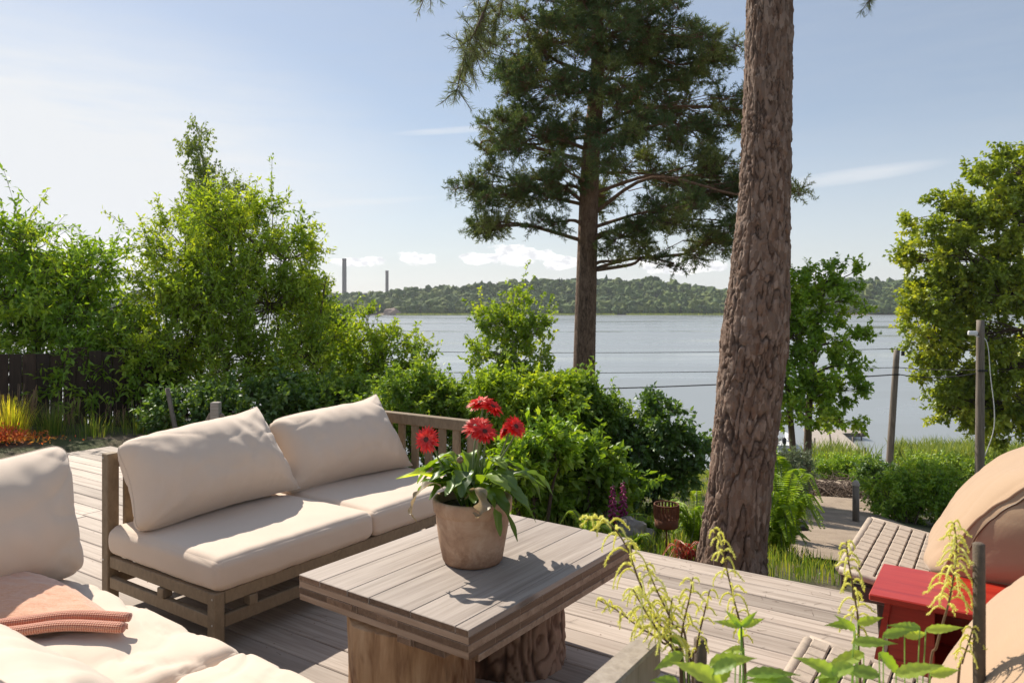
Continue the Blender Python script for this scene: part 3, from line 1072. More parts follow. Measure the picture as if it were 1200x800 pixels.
def sofa_two():
    root = thing('corner_sofa', 'corner section of the wooden sofa in the foreground, its pale seats in full sun', 'sofa', tuple(C0), SOFA_RZ)
    u0, u1, v0, v1 = -1.46, -.45, -2.26, .64
    seat_frame(root, u0, u1, v0, v1, (-.95,), (-1.6, -.8, 0.0))
    for (u, v) in ((u1 - .025, v1 - .03), (u0 + .03, v0 + .03), (u0 + .03, v1 - .03)):
        leg(root, (u, v), (.05, .06), RAIL_T if u > -1 else .7)
    leg(root, (u1 - .025, v0 + .035), (.05, .06), .713)
    slat_panel(root, 'end_panel', (u0 - .01, v0 + .03), (u1 + .055, v0 + .03), .2, .79, rr=9, rail_w=.062, mat='grey_sofa')
    slat_panel(root, 'back_panel', (u0 + .03, v0 + .08), (u0 + .03, v1 - .07), .2, .785, rr=10)
    slat_panel(root, 'back_panel', (u0 + .08, v1 - .03), (u1 - .42, v1 - .03), .2, .70, rr=11)
    for k, (a, b) in enumerate(((-2.2, -.83), (-.82, .58))):
        V, Fs = cushion_bm(.96, b - a, .155, .05, .018, 8 + k, wr=.011, n=70, crease=.018)
        o = mesh_obj('seat_cushion', V, Fs, M['fabric'], root)
        o.location = (-.92, (a + b) / 2, RAIL_T + .083)
    return root
sofa_two()

def pillow(label, u, v, z, w, h, T, yaw, tilt, roll, seed, wr=.006, facing=0.0, pinch=.11, taper=.12, blunt=.02):
    """facing 0: leans on the long back, facing the table; 90: faces the water"""
    ca, sa = math.cos(SOFA_RZ + yaw + facing), math.sin(SOFA_RZ + yaw + facing)
    x = np.array([ca, sa, 0.0]); bk = np.array([-sa, ca, 0.0])
    y = np.array([0, 0, 1.0]) * math.cos(tilt) + bk * math.sin(tilt)
    zz = np.cross(x, y)
    xr = x * math.cos(roll) + y * math.sin(roll); yr = -x * math.sin(roll) + y * math.cos(roll)
    V, Fs, ring = pillow_vf(w, h, T, seed, wr=wr, pinch=pinch, taper=taper, blunt=blunt)
    o = mesh_obj('cushion', V, Fs, M['fabric'])
    o.matrix_world = basis(xr, yr, zz, sofa_w(u, v, z))
    tag(o, label, 'cushion')
    mb = MB(); mb.tube(np.vstack([ring, ring[:1]]), .0028, 5, False)
    mb.build('seam', M['fabric'], o, True)
    return o
R_ = math.radians
pillow('large beige back cushion at the left end of the slatted sofa behind the table', .475, .755, .667, 1.05, .545, .42, R_(0), R_(31), R_(2), 1, .012)
pillow('large beige back cushion on the slatted sofa, beside the pale slatted end panel', 1.40, .735, .655, 1.02, .54, .40, R_(-9), R_(31), R_(2), 2, .011)
pillow('beige cushion standing upright at the left edge beside the salmon blanket', -.875, .37, .690, .98, .55, .38, R_(0), R_(20), R_(-1), 3, .011, taper=.0, blunt=.12, pinch=.08)
pillow('sunlit crumpled beige cushion lowest in the left foreground, nearest the viewer', -1.17, -.98, .585, 1.05, .52, .27, R_(0), R_(34), R_(-2), 5, .016, facing=R_(90))

# salmon blanket on the corner seat
def blanket():
    t = NT('salmon_knit')
    v = t.coord('Object', (1, 1, 1))
    tc = t.n('ShaderNodeTexCoord')
    fz = t.noise(v, 190.0, 4.0, .75)
    kn = t.noise(t.coord('Object', (60, 150, 60)), 1.0, 3.0, .6)
    big = t.noise(v, 6.0, 3.0, .6)
    h = t.math('ADD', t.math('MULTIPLY', kn, .8), fz)
    c = t.ramp(t.math('MULTIPLY', h, .55), [(.3, (.62, .255, .125)), (.5, (.78, .40, .225)), (.7, (.86, .53, .34))])
    c = t.mix(t.math('MULTIPLY', big, .3), c, (.62, .28, .19))
    M['blanket'] = t.pbr(c, .95, t.bump(h, .6, .004), **{'Sheen Weight': .7, 'Sheen Roughness': .5})
    t = NT('checked_salmon_hem')
    a, b = t.attr('hu'), t.attr('hv')
    s1 = t.math('SINE', t.math('MULTIPLY', t.math('ADD', a, b), 3.14159)); s2 = t.math('SINE', t.math('MULTIPLY', t.math('SUBTRACT', a, b), 3.14159))
    k = t.math('MULTIPLY', s1, s2)
    c = t.ramp(t.math('ADD', t.math('MULTIPLY', k, .5), .5), [(.36, (.44, .085, .04)), (.62, (.74, .42, .28))])
    M['hem'] = t.pbr(c, .95, t.bump(k, .5, .004), **{'Sheen Weight': .4})
    n, m = 70, 50
    front = curve([P(-150, 756, 2.42), P(-60, 745, 2.44), P(20, 735, 2.46), P(80, 728, 2.48), P(150, 731, 2.49)], 24)
    back = curve([P(-150, 640, 2.95), P(-60, 645, 2.93), P(2, 659, 2.92), P(60, 676, 2.86), P(112, 709, 2.74)], 24)
    tt = np.linspace(0, 1, n)
    fi = np.array([[np.interp(q, np.linspace(0, 1, len(front)), front[:, k]) for k in range(3)] for q in tt])
    bi = np.array([[np.interp(q, np.linspace(0, 1, len(back)), back[:, k]) for k in range(3)] for q in tt])
    V = []
    for i in range(n):
        for j in range(m):
            s_ = j / (m - 1)
            p = fi[i] * (1 - s_) + bi[i] * s_
            e = min(1, (1 - i / (n - 1)) * 7)
            p = p + np.array([0, 0, .035 * math.sin(s_ * math.pi) * e + .010 * mnoise.noise(Vector((i * .07, j * .09, 2))) + .004 * mnoise.noise(Vector((i * .3, j * .3, 5)))])
            V.append(p)
    V = np.array(V)
    i0 = (np.arange(n - 1)[:, None] * m + np.arange(m - 1)[None, :]).ravel()
    Ft = np.stack([i0, i0 + m, i0 + m + 1, i0 + 1], 1)
    V2 = V - np.array([0, 0, .018])
    Fb = (Ft + len(V))[:, ::-1]
    rim = [i * m for i in range(n)] + [(n - 1) * m + j for j in range(1, m)] + [i * m + m - 1 for i in range(n - 2, -1, -1)] + [j for j in range(m - 2, 0, -1)]
    rim = np.array(rim); rn = np.roll(rim, -1)
    Fr = np.stack([rim, rim + len(V), rn + len(V), rn], 1)
    o = mesh_obj('blanket', np.vstack([V, V2]), np.concatenate([Ft, Fb, Fr]), M['blanket'])
    tag(o, 'salmon pink knitted blanket with a checked rolled hem on the foreground sofa seat', 'blanket')
    # rolled hem: two soft rolls, one above the other
    for (dy, dz, r, px0) in ((.03, .010, .018, 0), (-.028, .000, .020, .01)):
        q = front[::2] + np.array([0, dy, dz])
        q[:, 0] += px0
        seg = 18
        T_, A_, B_ = frames(q)
        th = np.arange(seg) / seg * 2 * math.pi
        rad = np.full(len(q), r); rad[-1] *= .86
        Vh = (q[:, None] + rad[:, None, None] * (np.cos(th)[None, :, None] * A_[:, None] * 1.15 + np.sin(th)[None, :, None] * B_[:, None] * .85)).reshape(-1, 3)
        s_len = np.concatenate([[0], np.cumsum(np.linalg.norm(np.diff(q, axis=0), axis=1))])
        hu = np.repeat(s_len / .0075, seg); hv = np.tile(np.arange(seg) / seg * 18, len(q))
        Fh = []
        for i in range(len(q) - 1):
            for j in range(seg):
                k = (j + 1) % seg
                Fh.append((i * seg + j, i * seg + k, (i + 1) * seg + k, (i + 1) * seg + j))
        Fh.append(tuple((len(q) - 1) * seg + j for j in range(seg)))
        mesh_obj('rolled_hem', Vh, Fh, M['hem'], o, True, extra={'hu': hu, 'hv': hv})
blanket()

# ------------------------------------------------------------------ the table: a thick laminated top on two stumps
TN = np.array([-.140, 2.40, 0.0])
TX = unit(np.array([.682, .94, 0.0])); TY = np.array([-TX[1], TX[0], 0])
T_RZ = math.atan2(TX[1], TX[0])
T_TOP = .5
def table_w(x, y, z=T_TOP):
    return TN + TX * x + TY * y + np.array([0, 0, z])
def build_table():
    root = thing('coffee_table', 'thick low table of grey laminated planks on two tree stumps, carrying the flower pot', 'table', tuple(TN), T_RZ)
    LX, LY, th = 1.161, .856, .0246
    cuts = [LY * (1 - t_) for t_ in (0, .147, .327, .46, .697, .933, 1)]
    rg = random.Random(8)
    def ends(o, axis, m2):
        o.data.materials.append(m2)
        for p in o.data.polygons:
            if abs(p.normal[axis]) > .9: p.material_index = 1
    z = T_TOP
    for k in range(5):
        mb = MB()
        ins = (0, .002, .0, .0025, .001)[k]
        if k % 2 == 0:
            cs = cuts if k == 0 else sorted([0, LY] + [rg.uniform(.1, LY - .1) for _ in range(5)], reverse=True)
            for a, b in zip(cs[:-1], cs[1:]):
                sh = rg.uniform(0, .003)
                x0 = ins + sh
                if k == 4: x0 += rg.choice([0, 0, .004, .05])
                mb.box(((x0 + LX - ins) / 2, (a + b) / 2, z - th / 2), (LX - x0 - ins, a - b - .0016, th - .0012), .0022 if k == 0 else .0012, r=rg.random())
            o = mb.build('top_board' if k == 0 else 'laminated_layer', M['table_x'] if k == 0 else M['table_y'], root)
            ends(o, 0, M['table_end'])
        else:
            n = 8
            xs = np.linspace(ins, LX - ins, n + 1)
            for a, b in zip(xs[:-1], xs[1:]):
                mb.box(((a + b) / 2, LY / 2, z - th / 2), (b - a - .0004, LY - 2 * ins - rg.uniform(0, .0012), th - .0012), .0010, r=rg.uniform(.45, .62))
            o = mb.build('laminated_layer', M['table_y'], root)
            ends(o, 1, M['table_end'])
        z -= th
    zt = z
    # stumps
    t = NT('peeled_log')
    v = t.coord('Object', (15, 15, 2.4)); g = t.noise(v, 1.0, 8.0, .66, .7)
    v2 = t.coord('Object', (5, 5, 1.6)); g2 = t.noise(v2, 1.0, 4.0, .6, .8)
    c = t.ramp(g, [(.25, (.19, .10, .048)), (.5, (.42, .265, .145)), (.78, (.60, .43, .27))])
    c = t.mix(t.ramp(g2, [(.5, (0, 0, 0)), (.62, (1, 1, 1))]), c, (.17, .075, .028))
    M['log'] = t.pbr(c, .75, t.bump(g, .4, .01))
    t = NT('stump_bark')
    a = t.attr('crack')
    v = t.coord('Object', (7, 7, 3)); g = t.noise(v, 2.0, 6.0, .65)
    c = t.ramp(t.math('ADD', t.math('MULTIPLY', a, .6), t.math('MULTIPLY', g, .5)), [(.25, (.045, .025, .016)), (.55, (.15, .085, .055)), (.85, (.30, .20, .14))])
    M['stump_bark'] = t.pbr(c, .9, t.bump(g, .6, .01))
    for k, (x, y, r, bark) in enumerate(((.235, .475, .235, False), (.80, .415, .225, True))):
        na, nz_ = 160, 80
        V = []; cr = []
        for j in range(nz_ + 1):
            zz = zt * j / nz_
            for i in range(na):
                a = i / na * 2 * math.pi
                q = Vector((math.cos(a), math.sin(a), 0))
                rr = r * (1 + .045 * mnoise.noise(q * 1.4 + Vector((k * 9, 0, 0))) + .02 * mnoise.noise(Vector((q.x * 5, q.y * 5, zz * .8 + k))) + .03 * (1 - zz / zt) ** 3)
                d = 1.0
                if bark:
                    wq = mnoise.noise_vector(Vector((q.x * 4, q.y * 4, zz * 6))) * .25
                    f1 = mnoise.noise(Vector((q.x * 4.5 + wq.x, q.y * 4.5 + wq.y, zz * 3.0)))
                    f2 = mnoise.noise(Vector((q.x * 5 + wq.y + 7, q.y * 5, zz * 11 + wq.z * 2)))
                    d = min(1, abs(f1) * 6) * min(1, .35 + abs(f2) * 4)
                    tr = math.floor((mnoise.noise(Vector((q.x * 6, q.y * 6, zz * 14 + 3))) + 1) * 3) / 3
                    rr += .012 * d + .004 * tr + .006 * mnoise.noise(Vector((q.x * 14, q.y * 14, zz * 26)))
                else:
                    rr += .004 * mnoise.noise(Vector((q.x * 22, q.y * 22, zz * 3))) - .012 * math.exp(-abs(mnoise.noise(Vector((q.x * 3.2, q.y * 3.2, zz * .6)))) * 40)
                    rr += .012 * mnoise.noise(Vector((q.x * 2.5, q.y * 2.5, zz * 4)))
                V.append((rr * q.x, rr * q.y, zz)); cr.append(d)
        Fs = []
        for j in range(nz_):
            for i in range(na):
                n2 = (i + 1) % na
                Fs.append((j * na + i, j * na + n2, (j + 1) * na + n2, (j + 1) * na + i))
        Fs.append(tuple(nz_ * na + i for i in range(na)))
        o = mesh_obj('stump_leg', V, Fs, M['stump_bark'] if bark else M['log'], root, True, extra={'crack': cr})
        o.location = (x, y, 0)
        o['label'] = 'stump still in its dark bark' if bark else 'peeled tan stump'
build_table()

# ------------------------------------------------------------------ potted gerbera
def build_gerbera():
    base = P(554, 656, 3.06); base[2] = T_TOP
    root = thing('potted_gerbera', 'weathered clay pot of red gerberas standing on the thick table', 'potted plant', tuple(base))
    t = NT('aged_terracotta')
    v = t.coord('Object'); n = t.noise(v, 9.0, 7.0, .65, .6); n2 = t.noise(v, 60.0, 5.0, .7)
    sp = t.n('ShaderNodeSeparateXYZ'); t.put(sp.inputs[0], v)
    c = t.ramp(n, [(.28, (.25, .145, .09)), (.5, (.43, .285, .19)), (.75, (.55, .415, .305))])
    foot = t.ramp(t.math('ADD', t.math('MULTIPLY', sp.outputs[2], 9.0), t.math('MULTIPLY', t.math('SUBTRACT', n2, .5), 1.6)), [(.1, (1, 1, 1)), (.75, (0, 0, 0))])
    c = t.mix(t.math('MULTIPLY', foot, .6), c, (.17, .085, .045))
    M['terracotta'] = t.pbr(c, .85, t.bump(t.math('ADD', n2, n), .35, .004))
    prof = [(.001, .0), (.108, .0), (.118, .004), (.124, .016), (.138, .09), (.149, .165), (.152, .198), (.1525, .203), (.158, .206), (.161, .212), (.163, .245), (.1625, .256), (.158, .262), (.150, .262), (.145, .256), (.141, .215), (.139, .2)]
    V, Fs = lathe(prof, 72)
    rg = np.random.RandomState(4)
    V = np.array([p + np.array([p[0], p[1], 0]) * (.02 * mnoise.noise(Vector(p) * 9) + .008 * mnoise.noise(Vector(p) * 40)) for p in V])
    mesh_obj('pot', V, Fs, M['terracotta'], root)
    mb = MB(); mb.lathe([(.001, .222), (.09, .228), (.1395, .222)], 32)
    t = NT('dark_soil'); n = t.noise(t.coord('Object'), 90.0, 5.0, .7)
    M['soil'] = t.pbr(t.ramp(n, [(.3, (.015, .011, .008)), (.7, (.06, .042, .03))]), .95, t.bump(n, 1.0, .01))
    mb.build('soil', M['soil'], root, True)

    def blade(path, wid, lobes=.25, seed=0, cup=.18, nw=4):
        """a long gerbera leaf: midrib path, width profile with lobed edges"""
        q = curve(path, 9)
        n = len(q)
        T_, A_, B_ = frames(q)
        up = np.array([0, 0, 1.0])
        V = []; Fs = []; rg = np.random.RandomState(seed)
        ph = rg.rand() * 6
        for i in range(n):
            s_ = i / (n - 1)
            side = unit(np.cross(T_[i], up)) if abs(T_[i][2]) < .96 else A_[i]
            nn = np.cross(side, T_[i])
            w = wid * (math.sin(min(1, s_ * 1.02) * math.pi * .92 + .12) ** .75) * (.45 + .75 * s_ if s_ < .7 else 1.0 - (s_ - .7) * .3)
            if s_ < .16: w = wid * .12
            w *= 1 + lobes * math.sin(s_ * 30 + ph)
            if i == n - 1: w = wid * .1
            for k in range(-nw, nw + 1):
                f = k / nw
                V.append(q[i] + side * w * .5 * f + nn * (abs(f) ** 1.5 * w * cup + .05 * w * math.sin(s_ * 22 + f * 4 + ph)))
        m = 2 * nw + 1
        for i in range(n - 1):
            for k in range(m - 1):
                Fs.append((i * m + k, i * m + k + 1, (i + 1) * m + k + 1, (i + 1) * m + k))
        return np.array(V), Fs
    rg = np.random.RandomState(12)
    fol = MB()
    for k in range(38):
        a = rg.uniform(0, 6.28)
        ln = rg.uniform(.17, .30); rise = rg.uniform(.05, .16) if k % 3 else rg.uniform(.12, .2)
        droop = rg.uniform(.0, .11)
        if math.sin(a) < -.2: ln *= .72; rise = max(rise, .10); droop *= .6
        d = np.array([math.cos(a), math.sin(a), 0]); r0 = rg.uniform(.01, .06)
        z0 = .225
        p = [d * r0 + [0, 0, z0], d * (r0 + ln * .35) + [0, 0, z0 + rise], d * (r0 + ln * .7) + [0, 0, z0 + rise * 1.05 - droop * .25], d * (r0 + ln) + [0, 0, z0 + rise - droop]]
        sd = np.array([-d[1], d[0], 0]) * rg.normal(0, .03)
        p = [np.array(q) + sd * i for i, q in enumerate(p)]
        V, Fs = blade(p, rg.uniform(.06, .095), .16, k)
        fol.add(V, Fs, rg.uniform(.05, .75))
    # upright young leaves
    for k in range(12):
        a = rg.uniform(0, 6.28); d = np.array([math.cos(a), math.sin(a), 0])
        hgt = rg.uniform(.12, .22)
        p = [d * .03 + [0, 0, .22], d * .05 + [0, 0, .22 + hgt * .5], d * .08 + [0, 0, .22 + hgt * .85], d * .11 + [0, 0, .22 + hgt]]
        V, Fs = blade(p, rg.uniform(.04, .065), .14, 70 + k)
        fol.add(V, Fs, rg.uniform(.4, 1.0))
    # leaves hanging over the rim on the right
    B = lambda x, y, D: P(x, y, D) - base
    for (pts, w, r) in (([B(560, 582, 3.0), B(590, 570, 2.92), B(612, 588, 2.86), B(628, 612, 2.86)], .075, .25),
                        ([B(556, 584, 3.0), B(576, 574, 2.9), B(592, 598, 2.84), B(606, 634, 2.86)], .07, .15),
                        ([B(552, 585, 2.98), B(566, 574, 2.86), B(579, 596, 2.83), B(586, 628, 2.86)], .065, .35),
                        ([B(575, 575, 3.05), B(605, 556, 3.0), B(625, 566, 3.0), B(634, 590, 3.0)], .08, .2),
                        ([B(580, 570, 3.1), B(612, 553, 3.15), B(632, 560, 3.2), B(648, 580, 3.2)], .08, .1),
                        ([B(548, 580, 3.1), B(520, 565, 3.05), B(500, 566, 3.0), B(488, 580, 3.0)], .07, .5)):
        V, Fs = blade(pts, w, .16, int(w * 1e4)); fol.add(V, Fs, r)
    fol.build('foliage', M['gerbera_leaf'], root, True)
    wl = MB()
    for (pts, w, lb) in (([B(525, 578, 2.98), B(508, 566, 2.93), B(490, 578, 2.9), B(482, 600, 2.9), B(488, 612, 2.9)], .05, .5),
                         ([B(545, 585, 2.95), B(558, 572, 2.85), B(566, 590, 2.81), B(562, 606, 2.8), B(554, 600, 2.82)], .06, .3)):
        V, Fs = blade(pts, w, lb, 3); wl.add(V, Fs, .75)
    wl.build('wilted_leaf', M['wilt'], root, True)
    ol = MB()
    V, Fs = blade([B(536, 575, 3.05), B(515, 562, 3.03), B(492, 556, 3.0), B(464, 561, 2.98)], .07, .12, 9)
    ol.add(V, Fs, .95)
    o = ol.build('yellowing_leaf', M['leaf_lime'], root, True)

    def flower(c, face, r, seed, bend):
        rg = np.random.RandomState(seed)
        face = unit(face)
        a = unit(np.cross(face, [0, 0, 1.0]) if abs(face[2]) < .95 else np.array([1.0, 0, 0])); b = np.cross(face, a)
        s0 = np.array([rg.uniform(-.03, .03), rg.uniform(-.03, .03), .23])
        end = c - face * .016
        q = curve([s0, s0 * .5 + end * .5 + np.array([bend, 0, .02]), end - face * .03, end], 10)
        st = MB(); st.tube(q, np.linspace(.0042, .0034, len(q)), 7, r=.5)
        fl = st.build('flower', M['stem'], root, True)
        fl['label'] = 'red gerbera bloom on its stalk'
        n1_, n2_ = 30, 20
        PB = []; PD = []; PN = []; PL = []; PW = []
        for k in range(n1_ + n2_):
            inner = k >= n1_
            t_ = (k / n1_ if not inner else (k - n1_) / n2_) * 2 * math.pi + rg.uniform(-.08, .08)
            rad = math.cos(t_) * a + math.sin(t_) * b
            el = rg.uniform(-.12, .12) if not inner else rg.uniform(.15, .42)
            PB.append(c + rad * r * .10 + face * (.0 if not inner else .004))
            PD.append(rad * math.cos(el) + face * math.sin(el)); PN.append(face * math.cos(el) - rad * math.sin(el))
            PL.append(r * rg.uniform(.84, .98) if not inner else r * rg.uniform(.55, .7)); PW.append(r * .26)
        V, Fs, k_ = leaves(np.array(PB), np.array(PD), np.array(PN), PL, PW, fold=.16, curl=.10, six=True)
        mesh_obj('petal_ring', V, Fs, M['petal'], fl, True, rnd=np.repeat(rg.rand(len(PB)), k_))
        ey = MB(); ey.lathe([(.0001, .0075), (r * .12, .0085), (r * .2, .006), (r * .24, .0)], 14, c, rot=np.stack([a, b, face], 1))
        ey.build('eye', M['flower_eye'], fl, True)
        cal = MB(); cal.lathe([(.0036, -.017), (r * .22, -.010), (r * .28, -.001)], 12, c, rot=np.stack([a, b, face], 1), r=.2)
        cal.build('calyx', M['stem'], fl, True)
    up = np.array([0, 0, 1.0]); tocam = unit(-P(560, 480, 3.05) + np.array([0, 0, H])); rt = np.array([1.0, 0, 0])
    flower(B(500, 515, 2.98), tocam * .85 - rt * .35 + up * .15, .058, 1, -.03)
    flower(B(563, 472, 3.12), up * .8 + tocam * .25 - rt * .15, .063, 2, -.01)
    flower(B(577, 477, 3.02), up * .75 + tocam * .35 + rt * .5, .056, 3, .01)
    flower(B(558, 500, 2.98), up * .72 + tocam * .6 - rt * .25, .062, 4, 0)
    flower(B(568, 506, 2.93), up * .62 + tocam * .7 + rt * .2, .056, 5, .0)
    flower(B(592, 504, 3.08), up * .45 + tocam * .2 - rt * .85, .044, 6, .02)
    flower(B(604, 500, 3.04), tocam * .6 + rt * .5 + up * .45, .055, 7, .03)
    c = B(539, 539, 2.98)
    bd = MB(); q = curve([np.array([0, -.02, .22]), c * .6 + np.array([0, 0, .09]), c], 8); bd.tube(q, .0036, 7)
    o = bd.build('bud', M['stem'], root, True)
    bb = MB(); bb.lathe([(.001, -.014), (.012, -.008), (.015, .002), (.010, .012), (.002, .016)], 14, c); bb.build('closed_petals', M['wilt'], o, True)
build_gerbera()
# ------------------------------------------------------------------ woven loungers with folded mattresses, red table
def lounger(label):
    """local frame: x along the deck's e2, y along e1; the foot end is at y = 0 and the lounger runs to -y"""
    root = thing('lounger', label, 'lounger')
    wid = .86
    rg = random.Random(4)
    def zt(y):                     # the seat dips toward the back
        return .46 - .15 * min(-y, .34) - .03 * max(0, -y - .34)
    w = MB()
    nx_, ny_ = 14, 26
    cx, cy = wid / nx_, .060
    for j in range(ny_):
        y = -.012 - (j + .5) * cy
        sl = -(zt(y - .01) - zt(y + .01)) / .02
        ang = -math.atan(sl) * -1
        for i in range(nx_):
            up = ((i + j) % 2) * .0018
            x = (i + .5) * cx
            ca, sa = math.cos(ang), math.sin(ang)
            rot = np.array([[1, 0, 0], [0, ca, -sa], [0, sa, ca]])
            w.box((x + rg.uniform(-.0012, .0012), y, zt(y) - .005 + up), (cx - .0045, cy - .005, .010), .0038, rot=rot, r=rg.random())
    w.build('woven_seat', M['wicker'], root)
    f = MB()  # dark slab added below the straps so the gaps look shaded
    for j in range(12):
        ya, yb = -.02 - j * .13, -.02 - (j + 1) * .13
        f.bar((wid / 2, ya, zt(ya) - .03), (wid / 2, yb, zt(yb) - .03), wid - .02, .036, .004)
    f.build('gap_shade_slab', M['wicker_dark'], root)
    e = MB()
    # rounded woven rim at the foot and the sides
    rim = []
    e.tube([(.01, 0, .448), (wid - .01, 0, .448)], .016, 10)
    for x in (-.004, wid + .004):
        e.tube([(x, -.002, .447)] + [(x, y, zt(y) - .012) for y in np.linspace(-.1, -1.55, 8)], .016, 10)
    e.build('rim', M['wicker'], root, True)
    s_ = MB()
    s_.box((wid / 2, -.012, .395), (wid - .02, .02, .075), .006)
    for x in (.006, wid - .006):
        s_.box((x, -.8, .365), (.02, 1.5, .065), .006)
    s_.build('apron', M['wicker_dark'], root)
    for x in (.06, wid - .06):
        for y in (-.16, -1.48):
            l = MB(); l.bar((x, y, .36), (x, y - .02, 0.0), .05, .05, .006); l.build('leg', M['wicker_dark'], root)
    b = MB(); b.bar((wid / 2, -.93, .40), (wid / 2, -1.45, .84), wid - .06, .03, .008); b.build('backrest', M['wicker_dark'], root)
    return root
def place_deck(o, x, y):
    p = deck_w(x, y); o.location = tuple(p); o.rotation_euler = (0, 0, DECK_RZ)
lg = lounger('woven strap lounger at the far corner of the deck, behind the red table')
place_deck(lg, 3.34, .585)
lg2 = copy_thing(lg, label='woven strap lounger lowest in the right foreground, in front of the red table')
place_deck(lg2, 1.72, .545)
for o in (lg, lg2): o['group'] = 'woven loungers'

def mattress(label, seed):
    """thick floppy mattress folded up over the lounger: a rounded profile swept across the seat"""
    prof = curve([(.315, .462), (.335, .50), (.30, .58), (.235, .70), (.15, .80), (.03, .895), (-.12, .965), (-.32, 1.02), (-.6, 1.06), (-.9, 1.05), (-1.12, .98), (-1.18, .88),
                  (-1.1, .76), (-.96, .60), (-.8, .48), (-.6, .455), (-.3, .448), (.1, .452), (.26, .452)], 8)
    prof = prof[:-1]
    c = prof.mean(0)
    n = len(prof); m = 56
    V = []
    off = Vector((seed * 7.7, 0, 0))
    hw = .42
    for j in range(m):
        t_ = j / (m - 1) * 2 - 1
        t2 = math.sin(t_ * math.pi / 2)
        k = 1 - .085 * (abs(t2) ** 7) ; 
        bul = (1 - abs(t2) ** 2.2)
        for i in range(n):
            y, z = prof[i]
            q = c + (prof[i] - c) * (k + .045 * bul)
            x = hw * t2
            w = .012 * mnoise.noise(Vector((x * 4, q[0] * 4, q[1] * 4)) + off) + .006 * mnoise.noise(Vector((x * 3, q[0] * 14, q[1] * 14)) + off)
            cr1 = mnoise.noise(Vector((x * 2.5 + q[1] * 2, q[0] * 3.5, q[1] * 3.5)) + off); cr2 = mnoise.noise(Vector((x * 6, q[0] * 2.5 + x, q[1] * 2.5 + 5)) + off)
            w -= .006 * math.exp(-abs(cr1) * 14) + .005 * math.exp(-abs(cr2) * 16)
            d = unit(prof[i] - c)
            V.append((x, q[0] + d[0] * w, max(q[1] + d[1] * w, .455 if q[0] > -.9 else .4)))
    Fs = []
    for j in range(m - 1):
        for i in range(n):
            k = (i + 1) % n
            Fs.append((j * n + i, (j + 1) * n + i, (j + 1) * n + k, j * n + k))
    # bulging side panels
    for (j, s_) in ((0, -1), (m - 1, 1)):
        ringi = [j * n + i for i in range(n)]
        prev = ringi
        for (sc, bx) in ((.9, .020), (.7, .045), (.4, .06), (.1, .064)):
            cur = []
            for i in range(n):
                b0 = np.array(V[ringi[i]])
                q = np.array([0, *c]) + (b0 - np.array([0, *c])) * sc
                q[0] = b0[0] + s_ * (bx + .012 * mnoise.noise(Vector((sc * 3, q[1] * 5, q[2] * 5)) + off))
                cur.append(len(V)); V.append(tuple(q))
            for i in range(n):
                k = (i + 1) % n
                f = (prev[i], prev[k], cur[k], cur[i])
                Fs.append(f if s_ < 0 else f[::-1])
            prev = cur
        Fs.append(tuple(prev) if s_ < 0 else tuple(prev[::-1]))
    o = mesh_obj('lounge_mattress', V, Fs, M['lounge_fabric'])
    tag(o, label, 'mattress', 'sand coloured mattresses folded on the loungers')
    V = np.array(V)
    for j in (0, m - 1):
        mb = MB(); r_ = V[[j * n + i for i in range(n)] + [j * n]]
        mb.tube(r_, .0065, 6, False)
        mb.build('piping', M['lounge_fabric'], o, True)
    zp = MB()
    r_ = V[[i for i in range(12, 70)]] + np.array([-.006, 0, 0])
    zz = c + (r_[:, 1:] - c) * .93
    zp.tube(np.column_stack([r_[:, 0] - .012, zz]), .0035, 6)
    zp.build('zip', M['brown_stem'], o, True)
    return o
m1 = mattress('sand coloured mattress folded up on the far lounger, with a dark seam facing the viewer', 1)
p = deck_w(3.34 + .45, -.07); m1.location = tuple(p); m1.rotation_euler = (0, 0, DECK_RZ)
m2 = copy_thing(m1, label='sunlit sand coloured mattress at the lower right corner, on the near lounger')
p = deck_w(1.72 + .42, -.18); m2.location = tuple(p); m2.rotation_euler = (0, 0, DECK_RZ)

def red_table():
    root = thing('red_side_table', 'small glossy red painted side table between the two woven loungers', 'table', tuple(deck_w(3.165, .20)), DECK_RZ)
    mb = MB(); mb.box((0, -.06, .488), (.385, .56, .024), .004); mb.build('top', M['red'], root)
    # flared open box under the top
    b = MB()
    def panel(pts, th, nrm):
        q = np.array(pts, float); n_ = np.array(nrm, float) * th
        V = np.vstack([q, q + n_]); 
        Fs = [(0, 1, 2, 3), (7, 6, 5, 4)] + [(i, i + 4, (i + 1) % 4 + 4, (i + 1) % 4) for i in range(4)]
        b.add(V, Fs)
    zt, zb = .4755, .02
    # end facing +y (left in the picture), flared
    panel([(-.15, .17, zt), (.15, .17, zt), (.17, .245, zb), (-.17, .245, zb)], .02, (0, -1, 0))
    panel([(-.15, -.28, zt), (.15, -.28, zt), (.17, -.34, zb), (-.17, -.34, zb)], .02, (0, 1, 0))
    b.build('side_panel', M['red'], root)
    s_ = MB()
    s_.box((0, -.05, .25), (.27, .38, .02), .003); s_.build('shelf', M['red'], root)
    k = MB(); k.box((.12, -.055, .32), (.02, .40, .30), .003); k.box((-.12, .09, .33), (.018, .15, .28), .003); k.build('back_panel', M['red'], root)
    l = MB(); l.box((0, -.045, .06), (.30, .53, .05), .004); l.build('plinth', M['red'], root)
red_table()

